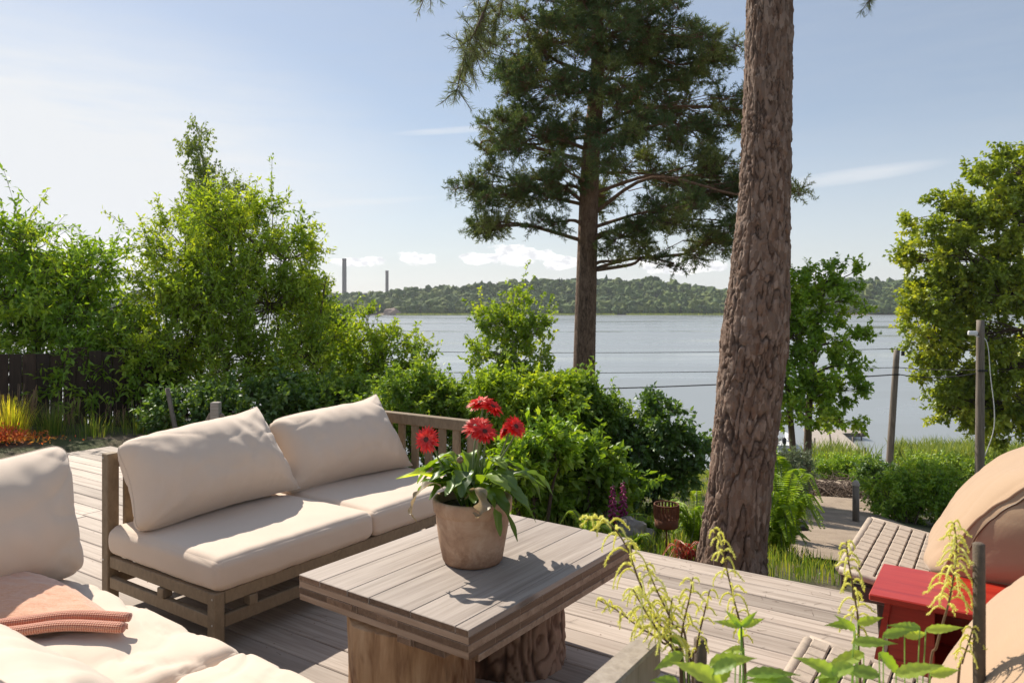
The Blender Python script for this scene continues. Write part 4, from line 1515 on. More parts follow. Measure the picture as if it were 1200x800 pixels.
# stakes in the flower bed
def stake(label, px, py, D, r, lean=(0, 0), zb=-.42):
    top = P(px, py, D)
    mb = MB(); b0 = np.array([top[0] + lean[0], top[1] + lean[1], zb])
    q = np.linspace(b0, top, 12); q[1:-1] += np.random.RandomState(int(px)).normal(0, .0016, (10, 3))
    mb.tube(np.vstack([q, q[-1] + [0, 0, .003]]), np.append(np.linspace(r * 1.05, r, 12), r * .6), 10)
    o = mb.build('plant_stake', M['stake'], None, True)
    tag(o, label, 'stake')
stake('grey round plant stake rising in front of the sand coloured mattress', 1147, 637, 1.62, .0125, (.008, 0))
stake('short dark plant stake behind the broad leaves in the middle foreground', 821, 748, 1.75, .0155, (.004, 0))

# ------------------------------------------------------------------ fence, posts, brazier, lamp, gate posts
def fence():
    rg = random.Random(5)
    a = P(-60, 505, 9.0); b = P(205, 505, 10.6)
    a[2] = b[2] = 0
    d = b - a; L = np.linalg.norm(d); d /= L
    root = thing('board_fence', 'dark brown upright board fence in the shade of the leafy trees at left', 'fence', tuple(a), math.atan2(d[1], d[0]))
    mb = MB(); x = 0.0
    zb = -.45
    k = 0
    while x < L:
        w = rg.uniform(.135, .155)
        h = rg.uniform(1.36, 1.44)
        mb.box((x + w / 2, (.012 if k % 2 else -.012), zb + h / 2), (w, .022, h), .003, r=rg.random())
        x += w - .004 + rg.uniform(0, .012); k += 1
    mb.build('boards', M['fence'], root)
    r = MB()
    for z in (-.1, .6): r.box((L / 2, .05, z), (L, .05, .09), .003)
    r.build('rail', M['fence'], root)
fence()
def braced_post():
    p = P(253, 471, 7.5)
    z0 = -.55
    root = thing('braced_post', 'pale wooden post with two slanting braces standing behind the large sofa cushion', 'post', (p[0], p[1], z0))
    h = p[2] - z0
    mb = MB(); mb.box((0, 0, h / 2), (.085, .085, h), .006); mb.build('post', M['grey_rail'], root)
    for (dx, dy) in ((.55, .1), (-.5, .12)):
        b = MB(); b.bar((math.copysign(.043, dx), .0, h - .12), (dx * .8, dy, h - .72), .035, .045, .004); b.build('brace', M['old_post'], root)
braced_post()
def simple_pole(name, label, cat, base, top, r0, r1, mat, cap=None, extra=None):
    mb = MB(); q = np.linspace(base, top, 10)
    mb.tube(q, np.linspace(r0, r1, 10), 12)
    o = mb.build(name, mat, None, True)
    return tag(o, label, cat)
a = P(214, 508, 8.6); a[2] = -.3; b = P(196, 455, 8.8)
simple_pole('leaning_pole', 'dark pole leaning to the left in the shrubs left of the braced post', 'pole', a, b, .03, .026, M['old_post'])

def brazier():
    p = P(781, 650, 5.55); p[2] = float(ground_z(p[0], p[1])) - .02
    root = thing('fire_basket', 'rusty slotted fire basket on a thin rod left of the big pine trunk', 'fire basket', tuple(p))
    zt = P(781, 590, 5.55)[2] - p[2]; zb = P(781, 617, 5.55)[2] - p[2]
    r = .089
    mb = MB(); mb.lathe([(.001, zb), (r * .93, zb), (r * .96, zb + .004), (r, zb + (zt - zb) * .42), (r - .004, zb + (zt - zb) * .42), (r * .9, zb + .008), (.001, zb + .008)], 40)
    mb.build('bowl', M['rust'], root, True)
    mb = MB(); n = 22
    for k in range(n):
        a = k / n * 2 * math.pi
        c_, s_ = math.cos(a), math.sin(a)
        mb.bar((r * c_ * .985, r * s_ * .985, zb + (zt - zb) * .38), (r * c_ * 1.0, r * s_ * 1.0, zt - .008), .013, .004, .001)
    mb.build('slots', M['rust'], root)
    mb = MB(); th = np.linspace(0, 2 * math.pi, 41)
    mb.tube(np.column_stack([r * np.cos(th), r * np.sin(th), np.full(41, zt - .004)]), .0055, 6, False); mb.build('top_ring', M['rust'], root, True)
    mb = MB(); mb.tube([(0, 0, 0), (0, 0, zb)], .006, 8); mb.build('rod', M['rust'], root, True)
brazier()

def bollard():
    p = P(938, 640, 8.4); z0 = float(ground_z(p[0], p[1]))
    root = thing('garden_light', 'small black box garden light in the grass right of the fern', 'garden light', (p[0], p[1], z0), .3)
    ht = P(938, 615, 8.4)[2] - z0
    mb = MB(); mb.box((0, 0, ht / 2 - .04), (.05, .05, ht - .08), .004); mb.build('post', M['black'], root)
    mb = MB(); mb.box((0, 0, ht - .045), (.13, .13, .10), .008); mb.build('head', M['black'], root)
bollard()

def gate_posts():
    p = P(1003, 612, 11.2); z0 = float(ground_z(p[0], p[1])) - .05; t_ = P(1003, 563, 11.2)
    root = thing('gate_post', 'round grey gate post with a pale cap at the sandy path', 'post', (p[0], p[1], z0))
    h = t_[2] - z0
    mb = MB(); mb.tube([(0, 0, 0), (0, 0, h * .9)], .05, 14); mb.build('post', M['old_post'], root, True)
    mb = MB(); mb.lathe([(.055, h * .9), (.055, h * .94), (.03, h), (.001, h + .01)], 14); mb.build('cap', M['concrete'], root, True)
    # the weathered half gate / board at the left of the path
    p = P(932, 606, 11.6); z0 = float(ground_z(p[0], p[1])) - .05
    root = thing('wooden_gate', 'brown weathered narrow wooden gate leaf standing open under the small maple', 'gate', (p[0], p[1], z0), R_(24))
    ht = P(932, 552, 11.6)[2] - z0
    mb = MB()
    for k in range(2): mb.box((-.07 + k * .145, 0, ht / 2), (.14, .03, ht - .02 * k), .006, r=.3 + .4 * k)
    mb.build('boards', M['old_post'], root)
    mb = MB(); mb.box((.0, -.03, ht * .25), (.30, .03, .07), .004); mb.box((.0, -.03, ht * .8), (.30, .03, .07), .004); mb.build('rail', M['old_post'], root)
    a = P(914, 606, 11.0); a[2] = float(ground_z(a[0], a[1])); b = P(913, 560, 11.0)
    simple_pole('garden_stake', 'thin upright stake beside the brown wooden gate leaf', 'stake', a, b, .02, .018, M['grey_rail'])
gate_posts()

# ------------------------------------------------------------------ utility poles and wires
def util_pole(label, top, foot, D, r, hw):
    t_ = P(*top, D); b = P(*foot, D); b[2] = float(ground_z(b[0], b[1])) - .2
    k = (t_[2] - b[2]) / (t_[2] - P(*foot, D)[2])
    b[:2] = t_[:2] + (b[:2] - t_[:2]) * k
    b[2] = min(b[2], float(ground_z(b[0], b[1])) - .2)
    root = thing('utility_pole', label, 'utility pole', tuple(b), 0, 'utility poles above the reeds')
    mb = MB(); q = np.linspace([0, 0, 0], t_ - b, 14); mb.tube(q, np.linspace(r * 1.25, r, 14), 14); mb.build('pole', M['old_post'], root, True)
    hw(root, t_ - b, r)
    return t_
def hw_a(root, t_, r):
    mb = MB(); mb.box(t_ + np.array([.10 + r, -.02, -.12]), (.10, .08, .16), .01); mb.box(t_ + np.array([-.02, -r, -.85]), (.12, .06, .05), .006); mb.build('bracket', M['black'], root)
def hw_b(root, t_, r):
    mb = MB(); mb.box(t_ + np.array([-.16 - r, -.04, -.42]), (.30, .12, .15), .03); mb.build('junction_box', M['white'], root)
    mb = MB(); q = curve([t_ + np.array([-r - .1, -.05, -.5]), t_ + np.array([r + .02, -.1, -.7]), t_ + np.array([r + .18, -.06, -1.9]), t_ + np.array([r + .30, -.05, -2.9]), t_ + np.array([r + .28, -.02, -3.6]), t_ + np.array([r + .02, -.0, -4.4])], 12)
    mb.tube(q, .014, 5); mb.build('hanging_cable', M['white'], root, True)
    mb = MB(); mb.box(t_ + np.array([0, -r, -1.62]), (.3, .07, .07), .006); mb.build('bracket', M['black'], root)
pa = util_pole('shorter weathered utility pole left of the big maple, leaning slightly to the right', (1051, 410), (1042, 548), 26.0, .10, hw_a)
pb = util_pole('taller upright utility pole before the big maple, with a white box near its top', (1149, 375), (1148, 555), 24.0, .115, hw_b)
def wire(label, pts, r):
    mb = MB(); mb.tube(pts, r, 5); o = mb.build('power_line', M['wire'], None, True)
    return tag(o, label, 'power line', 'power lines strung across the slope')
def sag(a, b, s_, n=24):
    t_ = np.linspace(0, 1, n)[:, None]
    q = a * (1 - t_) + b * t_
    q[:, 2] -= (4 * s_ * t_ * (1 - t_))[:, 0]
    return q
far_l = lambda y, D=26.0: P(60, y, D)
wire('upper thin power line crossing the open water between the pines, highest of the lines', sag(far_l(400), pa + np.array([0, -.1, .05]), .25), .010)
wire('middle power line running from the shorter pole to the left across the water', sag(far_l(424), pa + np.array([0, -.1, -.60]), .28), .012)
wire('lowest and darkest power line, running from the shorter pole to the left across the water', sag(far_l(447), pa + np.array([0, -.1, -.84]), .45), .021)
wire('short power line joining the two utility poles, upper of two', sag(pa + np.array([0, -.1, -.60]), pb + np.array([0, -.12, -1.58]), .05), .014)
wire('short power line joining the two utility poles, lower of two', sag(pa + np.array([0, -.1, -.84]), pb + np.array([0, -.12, -1.66]), .14), .018)

# ------------------------------------------------------------------ jetty, float, boat
def dock():
    root = thing('jetty', 'pale jetty with a dark edge reaching into the water behind the small maple', 'jetty')
    a = np.array([25.3, 56.0]); b = np.array([28.2, 68.0])
    mb = MB(); mb.bar((*a, WATER + .55), (*b, WATER + .55), 3.0, .22, .02); mb.build('deck_slab', M['concrete'], root)
    mb = MB(); mb.bar((28.6, 67.0, WATER + .42), (31.4, 67.2, WATER + .42), 2.0, .34, .02); mb.build('float_end', M['old_post'], root)
    mb = MB(); mb.bar((28.6, 67.0, WATER + .60), (31.4, 67.2, WATER + .60), 2.1, .05, .01); mb.build('float_boards', M['concrete'], root)
    pl = MB()
    for q in ((27.3, 57.5), (28.4, 62.0), (25.0, 61.5), (31.0, 66.0)):
        pl.tube([(q[0], q[1], WATER - 1), (q[0], q[1], WATER + 1.0)], .07, 8)
    pl.build('pile', M['old_post'], root, True)
    a = P(970, 512, 62); a[2] = WATER - .5; b = P(967, 488, 62)
    simple_pole('mooring_post', 'dark slanting mooring post in the water right of the jetty', 'post', P(974, 520, 60), P(969.5, 489, 60), .07, .05, M['old_post'])
dock()
def boat():
    p = P(914, 508, 64)
    root = thing('motor_boat', 'small white motor boat moored beside the jetty, half hidden by leaves', 'boat', (p[0], p[1], WATER), R_(78))
    st = []
    L, B, Hh = 4.6, 1.75, .75
    n = 14
    V = []; Fs = []
    for i in range(n):
        s_ = i / (n - 1)
        w = B / 2 * (1 - max(0, (s_ - .45) / .55) ** 2.2)
        h = Hh + .25 * s_ ** 2
        kz = -.25 + .35 * max(0, s_ - .7) ** 2 * 4
        x = -L / 2 + L * s_
        V += [(x, w * .02, kz), (x, w * .72, kz + .22), (x, w, h), (x, w * .86, h + .02), (x, w * .8, .35),
              (x, -w * .8, .35), (x, -w * .86, h + .02), (x, -w, h), (x, -w * .72, kz + .22), (x, -w * .02, kz)]
    for i in range(n - 1):
        for k in range(10):
            k2 = (k + 1) % 10
            Fs.append((i * 10 + k, i * 10 + k2, (i + 1) * 10 + k2, (i + 1) * 10 + k))
    Fs.append(tuple(range(10))); Fs.append(tuple((n - 1) * 10 + k for k in range(9, -1, -1)))
    mesh_obj('hull', V, Fs, M['white'], root, False)
    mb = MB(); mb.box((.25, 0, .75), (.6, .8, .7), .06); mb.build('console', M['white'], root)
    mb = MB(); mb.bar((.5, -.45, 1.25), (.5, .45, 1.25), .03, .35, .01); mb.build('windscreen', M['black'], root)
    mb = MB(); mb.box((-2.5, 0, .75), (.35, .32, .55), .08); mb.box((-2.5, 0, .1), (.14, .12, 1.0), .03); mb.build('outboard_motor', M['black'], root)
boat()
# ------------------------------------------------------------------ vegetation
def rnd_dirs(rg, n):
    return unit(rg.normal(0, 1, (n, 3)))

def blob(px, py, rpx, rpy, D, rd=None, w=1.0):
    """a mass of foliage: where its centre stands, and its half sizes in metres"""
    k = D / F
    return (P(px, py, D), np.array([rpx * k, (rd if rd is not None else min(rpx, rpy) * k), rpy * k]), w)

def make_plant(name, label, cat, trunks, blobs, n_clump, clump_r, twigs, lpt, L, Wd, leaf_mat, bark_mat, seed,
               shell=.45, droop=.25, upb=.7, out=.8, flat=1.0, group=None, limb_r=.03, fold=.12, six=False,
               needle=False, shoots=0, twig_r=.004, tvar=.35, crown_name='crown', lift=.25, span=(.15, 1.0), limbs=True, curl=.05):
    """trunks: list of (points, radii). One thing with a trunk (limbs and twigs in it) and a crown of leaves."""
    rg = np.random.RandomState(seed)
    base = np.array(trunks[0][0][0], float)
    root = thing(name, label, cat, tuple(base), 0, group)
    # clumps inside the masses
    wts = np.array([b[1][0] * b[1][2] * b[2] for b in blobs]); wts = wts / wts.sum()
    which = rg.choice(len(blobs), n_clump, p=wts)
    C_ = np.array([blobs[i][0] for i in which]); Rr = np.array([blobs[i][1] for i in which])
    d = rnd_dirs(rg, n_clump)
    rad = rg.uniform(0, 1, n_clump) ** shell
    CC = C_ + d * rad[:, None] * Rr
    outd = unit(d / np.maximum(Rr, .05) * Rr.mean(1, keepdims=True))
    # trunks and limbs
    tb = MB(); tp = []
    for (pts, rr) in trunks:
        q = curve(pts, 8)
        rad_ = np.interp(np.linspace(0, 1, len(q)), np.linspace(0, 1, len(rr)), rr)
        tb.tube(q - base, rad_, 10)
        tp.append(q)
    TPs = np.vstack(tp)
    limb_pts = []
    if limbs:
        for bi, (c, r, w) in enumerate(blobs):
            # leave the trunk below the mass
            cost = np.linalg.norm(TPs - c, axis=1) + 1.2 * np.maximum(0, TPs[:, 2] - (c[2] - lift * np.linalg.norm(c[:2] - TPs[:, :2], axis=1)))
            s0 = TPs[np.argmin(cost)]
            dl = np.linalg.norm(c - s0)
            mid = s0 * .6 + c * .4 + np.array([*rg.normal(0, .09, 2), rg.uniform(.02, .16)]) * dl
            mid2 = s0 * .25 + c * .75 + np.array([*rg.normal(0, .09, 2), rg.uniform(-.04, .12)]) * dl
            q = curve([s0, mid, mid2, c + rg.normal(0, .1, 3) * r], 5)
            tb.tube(q - base, np.linspace(limb_r, limb_r * .4, len(q)), 6)
            limb_pts.append(q)
    else:
        limb_pts = [TPs] * len(blobs)
    A = []; B = []
    for i in range(n_clump):
        q = limb_pts[which[i]]
        k = rg.randint(int(len(q) * .35), len(q))
        A.append(q[k]); B.append(CC[i])
    A = np.array(A); B = np.array(B)
    mid = (A + B) / 2 + rg.normal(0, .07, A.shape) * np.linalg.norm(B - A, axis=1, keepdims=True)
    V, Fs = prisms(np.vstack([A, mid]) - base, np.vstack([mid, B]) - base, limb_r * .30, limb_r * .2)
    tb.add(V, Fs)
    # twigs
    K = twigs
    ci = np.repeat(np.arange(n_clump), K)
    td = unit(rnd_dirs(rg, n_clump * K) + outd[ci] * out + np.array([0, 0, .25 if not needle else .35]))
    td[:, 2] *= flat; td = unit(td)
    tl = clump_r * rg.uniform(.45, 1.25, n_clump * K)
    TA = CC[ci] + rg.normal(0, .12, (n_clump * K, 3)) * clump_r
    TB = TA + td * tl[:, None]
    if shoots:
        # long young shoots standing out of the outline
        sc = rg.choice(n_clump, shoots)
        sd = unit(outd[sc] * .6 + rnd_dirs(rg, shoots) * .45 + np.array([0, 0, .75]))
        sl = clump_r * rg.uniform(1.2, 2.6, shoots)
        a0 = CC[sc]
        for q_ in range(3):
            TA = np.vstack([TA, a0 + sd * (sl * q_ / 3)[:, None]]); TB = np.vstack([TB, a0 + sd * (sl * (q_ + 1) / 3)[:, None]])
            td = np.vstack([td, sd]); ci = np.concatenate([ci, sc])
    K_all = len(TA)
    V, Fs = prisms(TA - base, TB - base, twig_r, twig_r * .5)
    tb.add(V, Fs)
    tb.build('trunk', bark_mat, root, True)
    # leaves
    li = np.repeat(np.arange(K_all), lpt); n = len(li)
    t_ = rg.uniform(span[0], span[1], n)
    P0 = TA[li] + (TB - TA)[li] * t_[:, None]
    if needle:
        ld = unit(td[li] * .75 + rnd_dirs(rg, n) * 1.0 + np.array([0, 0, .15]))
        nr = rnd_dirs(rg, n)
    else:
        P0 = P0 + rg.normal(0, .05, (n, 3)) * clump_r
        ld = unit(td[li] * .55 + rnd_dirs(rg, n) * .9 + np.array([0, 0, -droop]))
        nr = unit(np.array([0, 0, upb]) + rnd_dirs(rg, n) * .65)
    LL = L * rg.uniform(.42, 1.4, n); WW = Wd * rg.uniform(.75, 1.2, n)
    V, Fs, k = leaves(P0 - base, ld, nr, LL, WW, fold, curl, six)
    cl = rg.rand(n_clump) * (1 - tvar) + .0
    rv = np.clip(cl[ci][li] + rg.uniform(0, tvar, n), 0, 1)
    mesh_obj(crown_name, V, Fs, leaf_mat, root, False, np.repeat(rv, k))
    return root

def gnd(px, D, dz=-.05):
    x = (px - 600) / F * D
    return np.array([x, D, float(ground_z(x, D)) + dz])

# --- the big pine trunk at the deck's edge: bark plates modelled on the trunk, a limb with needles above
def big_pine():
    D = 5.0
    cx = [(855, 690), (859, 640), (872, 520), (884, 400), (893, 280), (898, 160), (902, 0)]
    pts = [P(x, y, D) for x, y in cx]
    base = pts[0].copy(); base[2] = float(ground_z(base[0], base[1])) - .06
    pts[0] = base
    top = pts[-1]
    pts += [top + np.array([.03, .02, 1.6]), top + np.array([.0, .05, 4.0]), top + np.array([-.05, .1, 7.5])]
    q = curve(pts, 44)
    wpx = [(668, 73), (640, 69), (560, 67), (480, 69), (400, 74), (240, 56), (120, 53), (0, 51)]
    zz = [P(0, y, D)[2] for y, w in wpx]; ww = [w / 2 * D / F for y, w in wpx]
    zz += [8, 12]; ww += [.125, .05]
    rad = np.interp(q[:, 2], zz, ww)
    # keep even steps along the trunk
    s_ = np.concatenate([[0], np.cumsum(np.linalg.norm(np.diff(q, axis=0), axis=1))])
    fine = np.concatenate([np.arange(0, 4.6, .0070), np.arange(4.6, s_[-1], .06)])
    q = np.column_stack([np.interp(fine, s_, q[:, k]) for k in range(3)]); rad = np.interp(fine, s_, rad)
    T_, A_, B_ = frames(q)
    na = 200
    th = np.arange(na) / na * 2 * math.pi
    V = np.zeros((len(q), na, 3)); cr = np.zeros((len(q), na)); rc = np.zeros((len(q), na))
    NZ = mnoise.noise
    for i in range(len(q)):
        r = rad[i]; zf = fine[i]
        fl = 1 + .16 * math.exp(-zf * 5.5)
        up_ = min(1.0, zf / 3.2)                    # the plates get finer up the trunk
        k1 = 13 + 12 * up_; amp = .035 - .022 * up_
        for j in range(na):
            ct, st = math.cos(th[j]), math.sin(th[j])
            x, y, z = ct * .21, st * .21, zf
            wx = NZ(Vector((x * 9, y * 9, z * 3.2))) * .030; wy = NZ(Vector((x * 9 + 5, y * 9, z * 3.2 + 3))) * .030
            w2 = NZ(Vector((x * 40, y * 40, z * 22))) * .007
            w3 = NZ(Vector((x * 90 + 4, y * 90, z * 50))) * .003
            f1 = abs(NZ(Vector(((x + wx + w2 + w3) * k1, (y + wy + w3) * k1, z * (1.7 + 2.2 * up_)))))
            cell = .062 - .030 * up_
            ds, pp = mnoise.voronoi(Vector(((x + wx * .7 + w2 * 1.6 + w3) / cell, (y + wy * .7 - w2 * 1.6) / cell, (z + wx * 1.2 + w2 * 3) * (.24 + .1 * up_) / cell)), distance_metric='MANHATTAN')
            e_ = min(1.0, (ds[1] - ds[0]) * 3.2)
            gate = min(1.0, max(0.0, .45 + 1.6 * NZ(Vector((x * 12 + 2, y * 12, z * 6)))))
            d = min(1.0, .12 + f1 * 6.0) * (1 - (1 - e_) * gate * .8)
            rv = mnoise.cell(pp[0] * 7.31 + Vector((.37, .11, .53)))
            n3 = NZ(Vector((x * 30, y * 30, z * 17 + 7))) + NZ(Vector((x * 75, y * 75, z * 42))) * .45
            ter = math.floor((n3 + 1) * 4.5) / 4.5
            fn = NZ(Vector((x * 120, y * 120, z * 60)))
            h = amp * d ** .6 + (.0055 * ter + .005 * (rv - .5)) * min(1, d * 1.5) + .0032 * fn
            low = .02 * NZ(Vector((ct * 1.6, st * 1.6, zf * .9)))
            rr = r * fl * (1 + low) + h - .020 + .008 * up_
            V[i, j] = q[i] + rr * (ct * A_[i] + st * B_[i])
            cr[i, j] = d; rc[i, j] = min(1, max(0, .5 + (ter - 1) * .38 + .30 * (rv - .5) + .25 * NZ(Vector((x * 7, y * 7, z * 3 + 11)))))
    m = len(q)
    i0 = np.arange(m - 1)[:, None] * na; j0 = np.arange(na)[None, :]; j1 = (j0 + 1) % na
    Fs = np.stack([i0 + j0, i0 + j1, i0 + na + j1, i0 + na + j0], -1).reshape(-1, 4)
    t = NT('pine_bark')
    a = t.attr('crack'); r = t.attr('rnd')
    v = t.coord('Object', (1, 1, .5)); n_ = t.noise(v, 60.0, 6.0, .7); n2 = t.noise(v, 12.0, 4.0, .6)
    plate = t.ramp(t.math('ADD', t.math('MULTIPLY', r, .55), t.math('MULTIPLY', n2, .5)), [(.15, (.17, .082, .045)), (.42, (.24, .138, .088)), (.68, (.31, .20, .142)), (.95, (.39, .28, .215))])
    plate = t.mix(t.math('MULTIPLY', n_, .55), plate, (.10, .07, .055))
    fl_ = t.n('ShaderNodeTexVoronoi'); t.put(fl_.inputs['Vector'], t.coord('Object', (44, 44, 15))); fl_.inputs['Scale'].default_value = 1.0
    spv = t.n('ShaderNodeSeparateColor'); t.put(spv.inputs[0], fl_.outputs['Color'])
    plate = t.mix(t.math('MULTIPLY', spv.outputs[0], .85), plate, (.36, .275, .22))
    plate = t.mix(t.math('MULTIPLY', spv.outputs[1], .75), plate, (.11, .07, .05))
    c = t.mix(t.ramp(a, [(.05, (0, 0, 0)), (.62, (1, 1, 1))]), (.038, .024, .018), plate)
    M['pine_bark'] = t.pbr(c, .92, t.bump(t.math('ADD', n_, t.math('MULTIPLY', spv.outputs[2], .9)), 1.0, .012))
    root = thing('pine_tree', 'near pine at the deck edge with the thick scaly leaning trunk', 'tree', tuple(base))
    mesh_obj('trunk', V.reshape(-1, 3) - base, Fs, M['pine_bark'], root, True, rc.ravel(), {'crack': cr.ravel()})
    # limb from above the picture, hanging into it with needles at the upper left
    rg = np.random.RandomState(5)
    bm_ = [MB()]
    def limb(pp, r0, r1):
        qq = curve(pp, 8); bm_[0].tube(qq - base, np.linspace(r0, r1, len(qq)), 7); return qq
    s0 = top + np.array([0, 0, .9])
    TA = []; TB = []
    def spray(pp, r0, n, ln, spread):
        qq = limb(pp, r0, r0 * .3)
        for k in range(n):
            a_ = qq[rg.randint(int(len(qq) * .25), len(qq))]
            dd = unit(qq[-1] - qq[-6]) * .5 + rg.normal(0, 1, 3) * spread + np.array([0, 0, -.12])
            b_ = a_ + unit(dd) * rg.uniform(.5, 1.1) * ln
            TA.append(a_); TB.append(b_)
        return qq
    D2 = 4.3
    main = limb([s0, P(760, -120, 4.6), P(640, -90, 4.4), P(580, -50, D2)], .035, .014)
    spray([main[-4], P(572, 0, D2), P(560, 45, D2), P(548, 75, D2)], .010, 46, .17, .75)
    spray([P(572, 0, D2), P(560, 30, D2 - .1), P(545, 62, D2 - .1), P(536, 105, D2 - .1)], .007, 40, .14, .6)
    spray([main[-2], P(590, -10, D2), P(582, 25, D2 + .1), P(575, 52, D2 + .1)], .007, 26, .15, .7)
    spray([main[-3], P(530, -40, D2), P(505, -12, D2), P(492, 4, D2)], .007, 16, .12, .6)
    spray([main[-5], P(610, -40, D2), P(590, 0, D2 + .2), P(566, 20, D2 + .2)], .007, 20, .14, .7)
    done = [0]
    def flush():
        a_, b_ = np.array(TA[done[0]:]), np.array(TB[done[0]:])
        V2, F2 = prisms(a_ - base, b_ - base, .0035, .002); bm_[0].add(V2, F2)
        bm_[0].build('limb', M['bark'], root, True)
        done[0] = len(TA); bm_[0] = MB()
    flush()
    mr = limb([s0 + np.array([0, 0, .3]), P(960, -90, 4.8), P(1000, -40, 4.6)], .025, .012)
    spray([mr[-2], P(1010, -18, 4.6), P(1022, -4, 4.6)], .006, 9, .10, .6)
    flush()
    # the rest of the crown high above the frame
    for k in range(9):
        a_ = k * 2.4; zc = 6.5 + k * .65
        s1 = np.array([np.interp(zc, q[:, 2], q[:, 0]), np.interp(zc, q[:, 2], q[:, 1]), zc])
        e = s1 + np.array([math.cos(a_), math.sin(a_), .15]) * rg.uniform(1.3, 2.3)
        qq = limb([s1, (s1 + e) / 2 + [0, 0, .2], e], .035, .012)
        for u in range(26):
            a1 = qq[rg.randint(6, len(qq))]
            TA.append(a1); TB.append(a1 + rnd_dirs(rg, 1)[0] * .38 + [0, 0, .1])
        flush()
    TA = np.array(TA); TB = np.array(TB)
    nl = 46
    li = np.repeat(np.arange(len(TA)), nl); n = len(li)
    t_ = rg.uniform(.1, 1.0, n); td = unit(TB - TA)
    P0 = TA[li] + (TB - TA)[li] * t_[:, None]
    ld = unit(td[li] * .8 + rnd_dirs(rg, n) * .85)
    V3, F3, k = leaves(P0 - base, ld, rnd_dirs(rg, n), rg.uniform(.035, .06, n), rg.uniform(.0026, .0036, n), 0, 0)
    mesh_obj('needles', V3, F3, M['needle_near'], root, False, np.repeat(np.clip(np.repeat(rg.rand(len(TA)) * .6, nl) + rg.rand(n) * .4, 0, 1), k))
big_pine()

# --- the second pine, out on the slope
D = 17.0
tr = [gnd(684, D), P(684, 460, D), P(688, 300, D), P(692, 190, D), P(700, 90, D), P(700, -20, D), P(696, -110, D)]
pine_b = [blob(690, -10, 95, 50, D, 1.6), blob(640, 45, 60, 34, D, 1.2), blob(700, 40, 70, 45, D - .6, 1.0), blob(775, 40, 65, 40, D, 1.2), blob(640, 100, 62, 34, D - .5, 1.1), blob(600, 75, 40, 26, D, .9),
          blob(830, 70, 42, 30, D + .3, 1.0), blob(762, 100, 70, 40, D + .4, 1.2), blob(690, 105, 55, 30, D - 1.0, .8), blob(610, 165, 55, 36, D - .2, 1.1), blob(660, 165, 45, 30, D + .6, .9),
          blob(735, 155, 50, 26, D - .8, .8), blob(800, 150, 62, 36, D + .5, 1.2), blob(862, 130, 34, 40, D + .2, .9), blob(590, 225, 42, 30, D - .2, .9), blob(640, 222, 42, 26, D, .8), blob(575, 262, 28, 18, D, .6),
          blob(835, 215, 60, 36, D + .5, 1.2), blob(900, 225, 38, 30, D, .9), blob(870, 265, 46, 22, D - .3, .8), blob(790, 250, 46, 22, D - .9, .9), blob(745, 275, 30, 18, D - .6, .6), blob(640, 262, 24, 12, D - .5, .5),
          blob(815, 290, 38, 14, D - .2, .6), blob(765, 205, 40, 22, D + 1.2, .8), blob(668, 200, 24, 16, D - 1.2, .6), blob(715, 190, 30, 18, D - 1.4, .6), blob(705, 232, 26, 14, D + 1.0, .6), blob(728, 300, 34, 9, D - .4, .4), blob(790, 308, 26, 8, D - .4, .4), blob(545, 215, 14, 12, D, .4), blob(560, 175, 16, 14, D, .5)]
t = NT('orange_brown_bark')
v = t.coord('Object', (17, 17, 5)); n_ = t.noise(v, 1.0, 5.0, .65, .8); n2 = t.noise(t.coord('Object', (60, 60, 22)), 1.0, 4.0, .7)
sp = t.n('ShaderNodeSeparateXYZ'); t.put(sp.inputs[0], t.coord('Object'))
hi_ = t.ramp(t.math('DIVIDE', sp.outputs[2], 14.0), [(.35, (0, 0, 0)), (.62, (1, 1, 1))])
c = t.ramp(t.math('ADD', t.math('MULTIPLY', n_, .65), t.math('MULTIPLY', n2, .35)), [(.36, (.03, .019, .014)), (.5, (.14, .088, .06)), (.68, (.27, .185, .135))])
c = t.mix(t.math('MULTIPLY', hi_, .5), c, (.30, .145, .065))
M['pine_upper'] = t.pbr(c, .92, t.bump(n_, 1.0, .03))
make_plant('pine_tree', 'full crowned pine farther down the slope in the middle, dark against the sky', 'tree', [(tr, [.30, .265, .235, .215, .17, .12, .05])], pine_b, 560, .34, 26, 24,
           .092, .0165, M['needle'], M['pine_upper'], 21, shell=.45, out=.30, flat=.75, needle=True, limb_r=.05, twig_r=.006, tvar=.35, span=(.45, 1.0), lift=.1)

# --- leafy trees and shrubs, left to right
D = 11.0
make_plant('ash_tree', 'bright green leafy tree at the left edge standing over the dark board fence', 'tree',
           [([gnd(40, D), P(42, 420, D), P(50, 350, D), P(58, 305, D)], [.07, .06, .04, .015]), ([gnd(90, D), P(95, 430, D), P(102, 360, D), P(104, 325, D)], [.05, .04, .03, .012]), ([gnd(-10, D), P(-15, 400, D), P(-20, 300, D)], [.05, .04, .012])],
           [blob(28, 296, 50, 32, D, .9), blob(85, 322, 44, 36, D, .9), blob(10, 350, 70, 55, D, 1.1), blob(85, 375, 55, 55, D - .2, 1.0), blob(-40, 310, 60, 50, D, 1.0), blob(126, 408, 30, 34, D, .7), blob(30, 430, 70, 45, D - .4, 1.0), blob(110, 445, 55, 40, D - .6, .8), blob(165, 440, 45, 45, D - .3, .7)],
           330, .42, 8, 13, .105, .040, M['leaf_ash'], M['bark'], 31, shoots=26, shell=.42, droop=.35, upb=.8)
D = 16.5
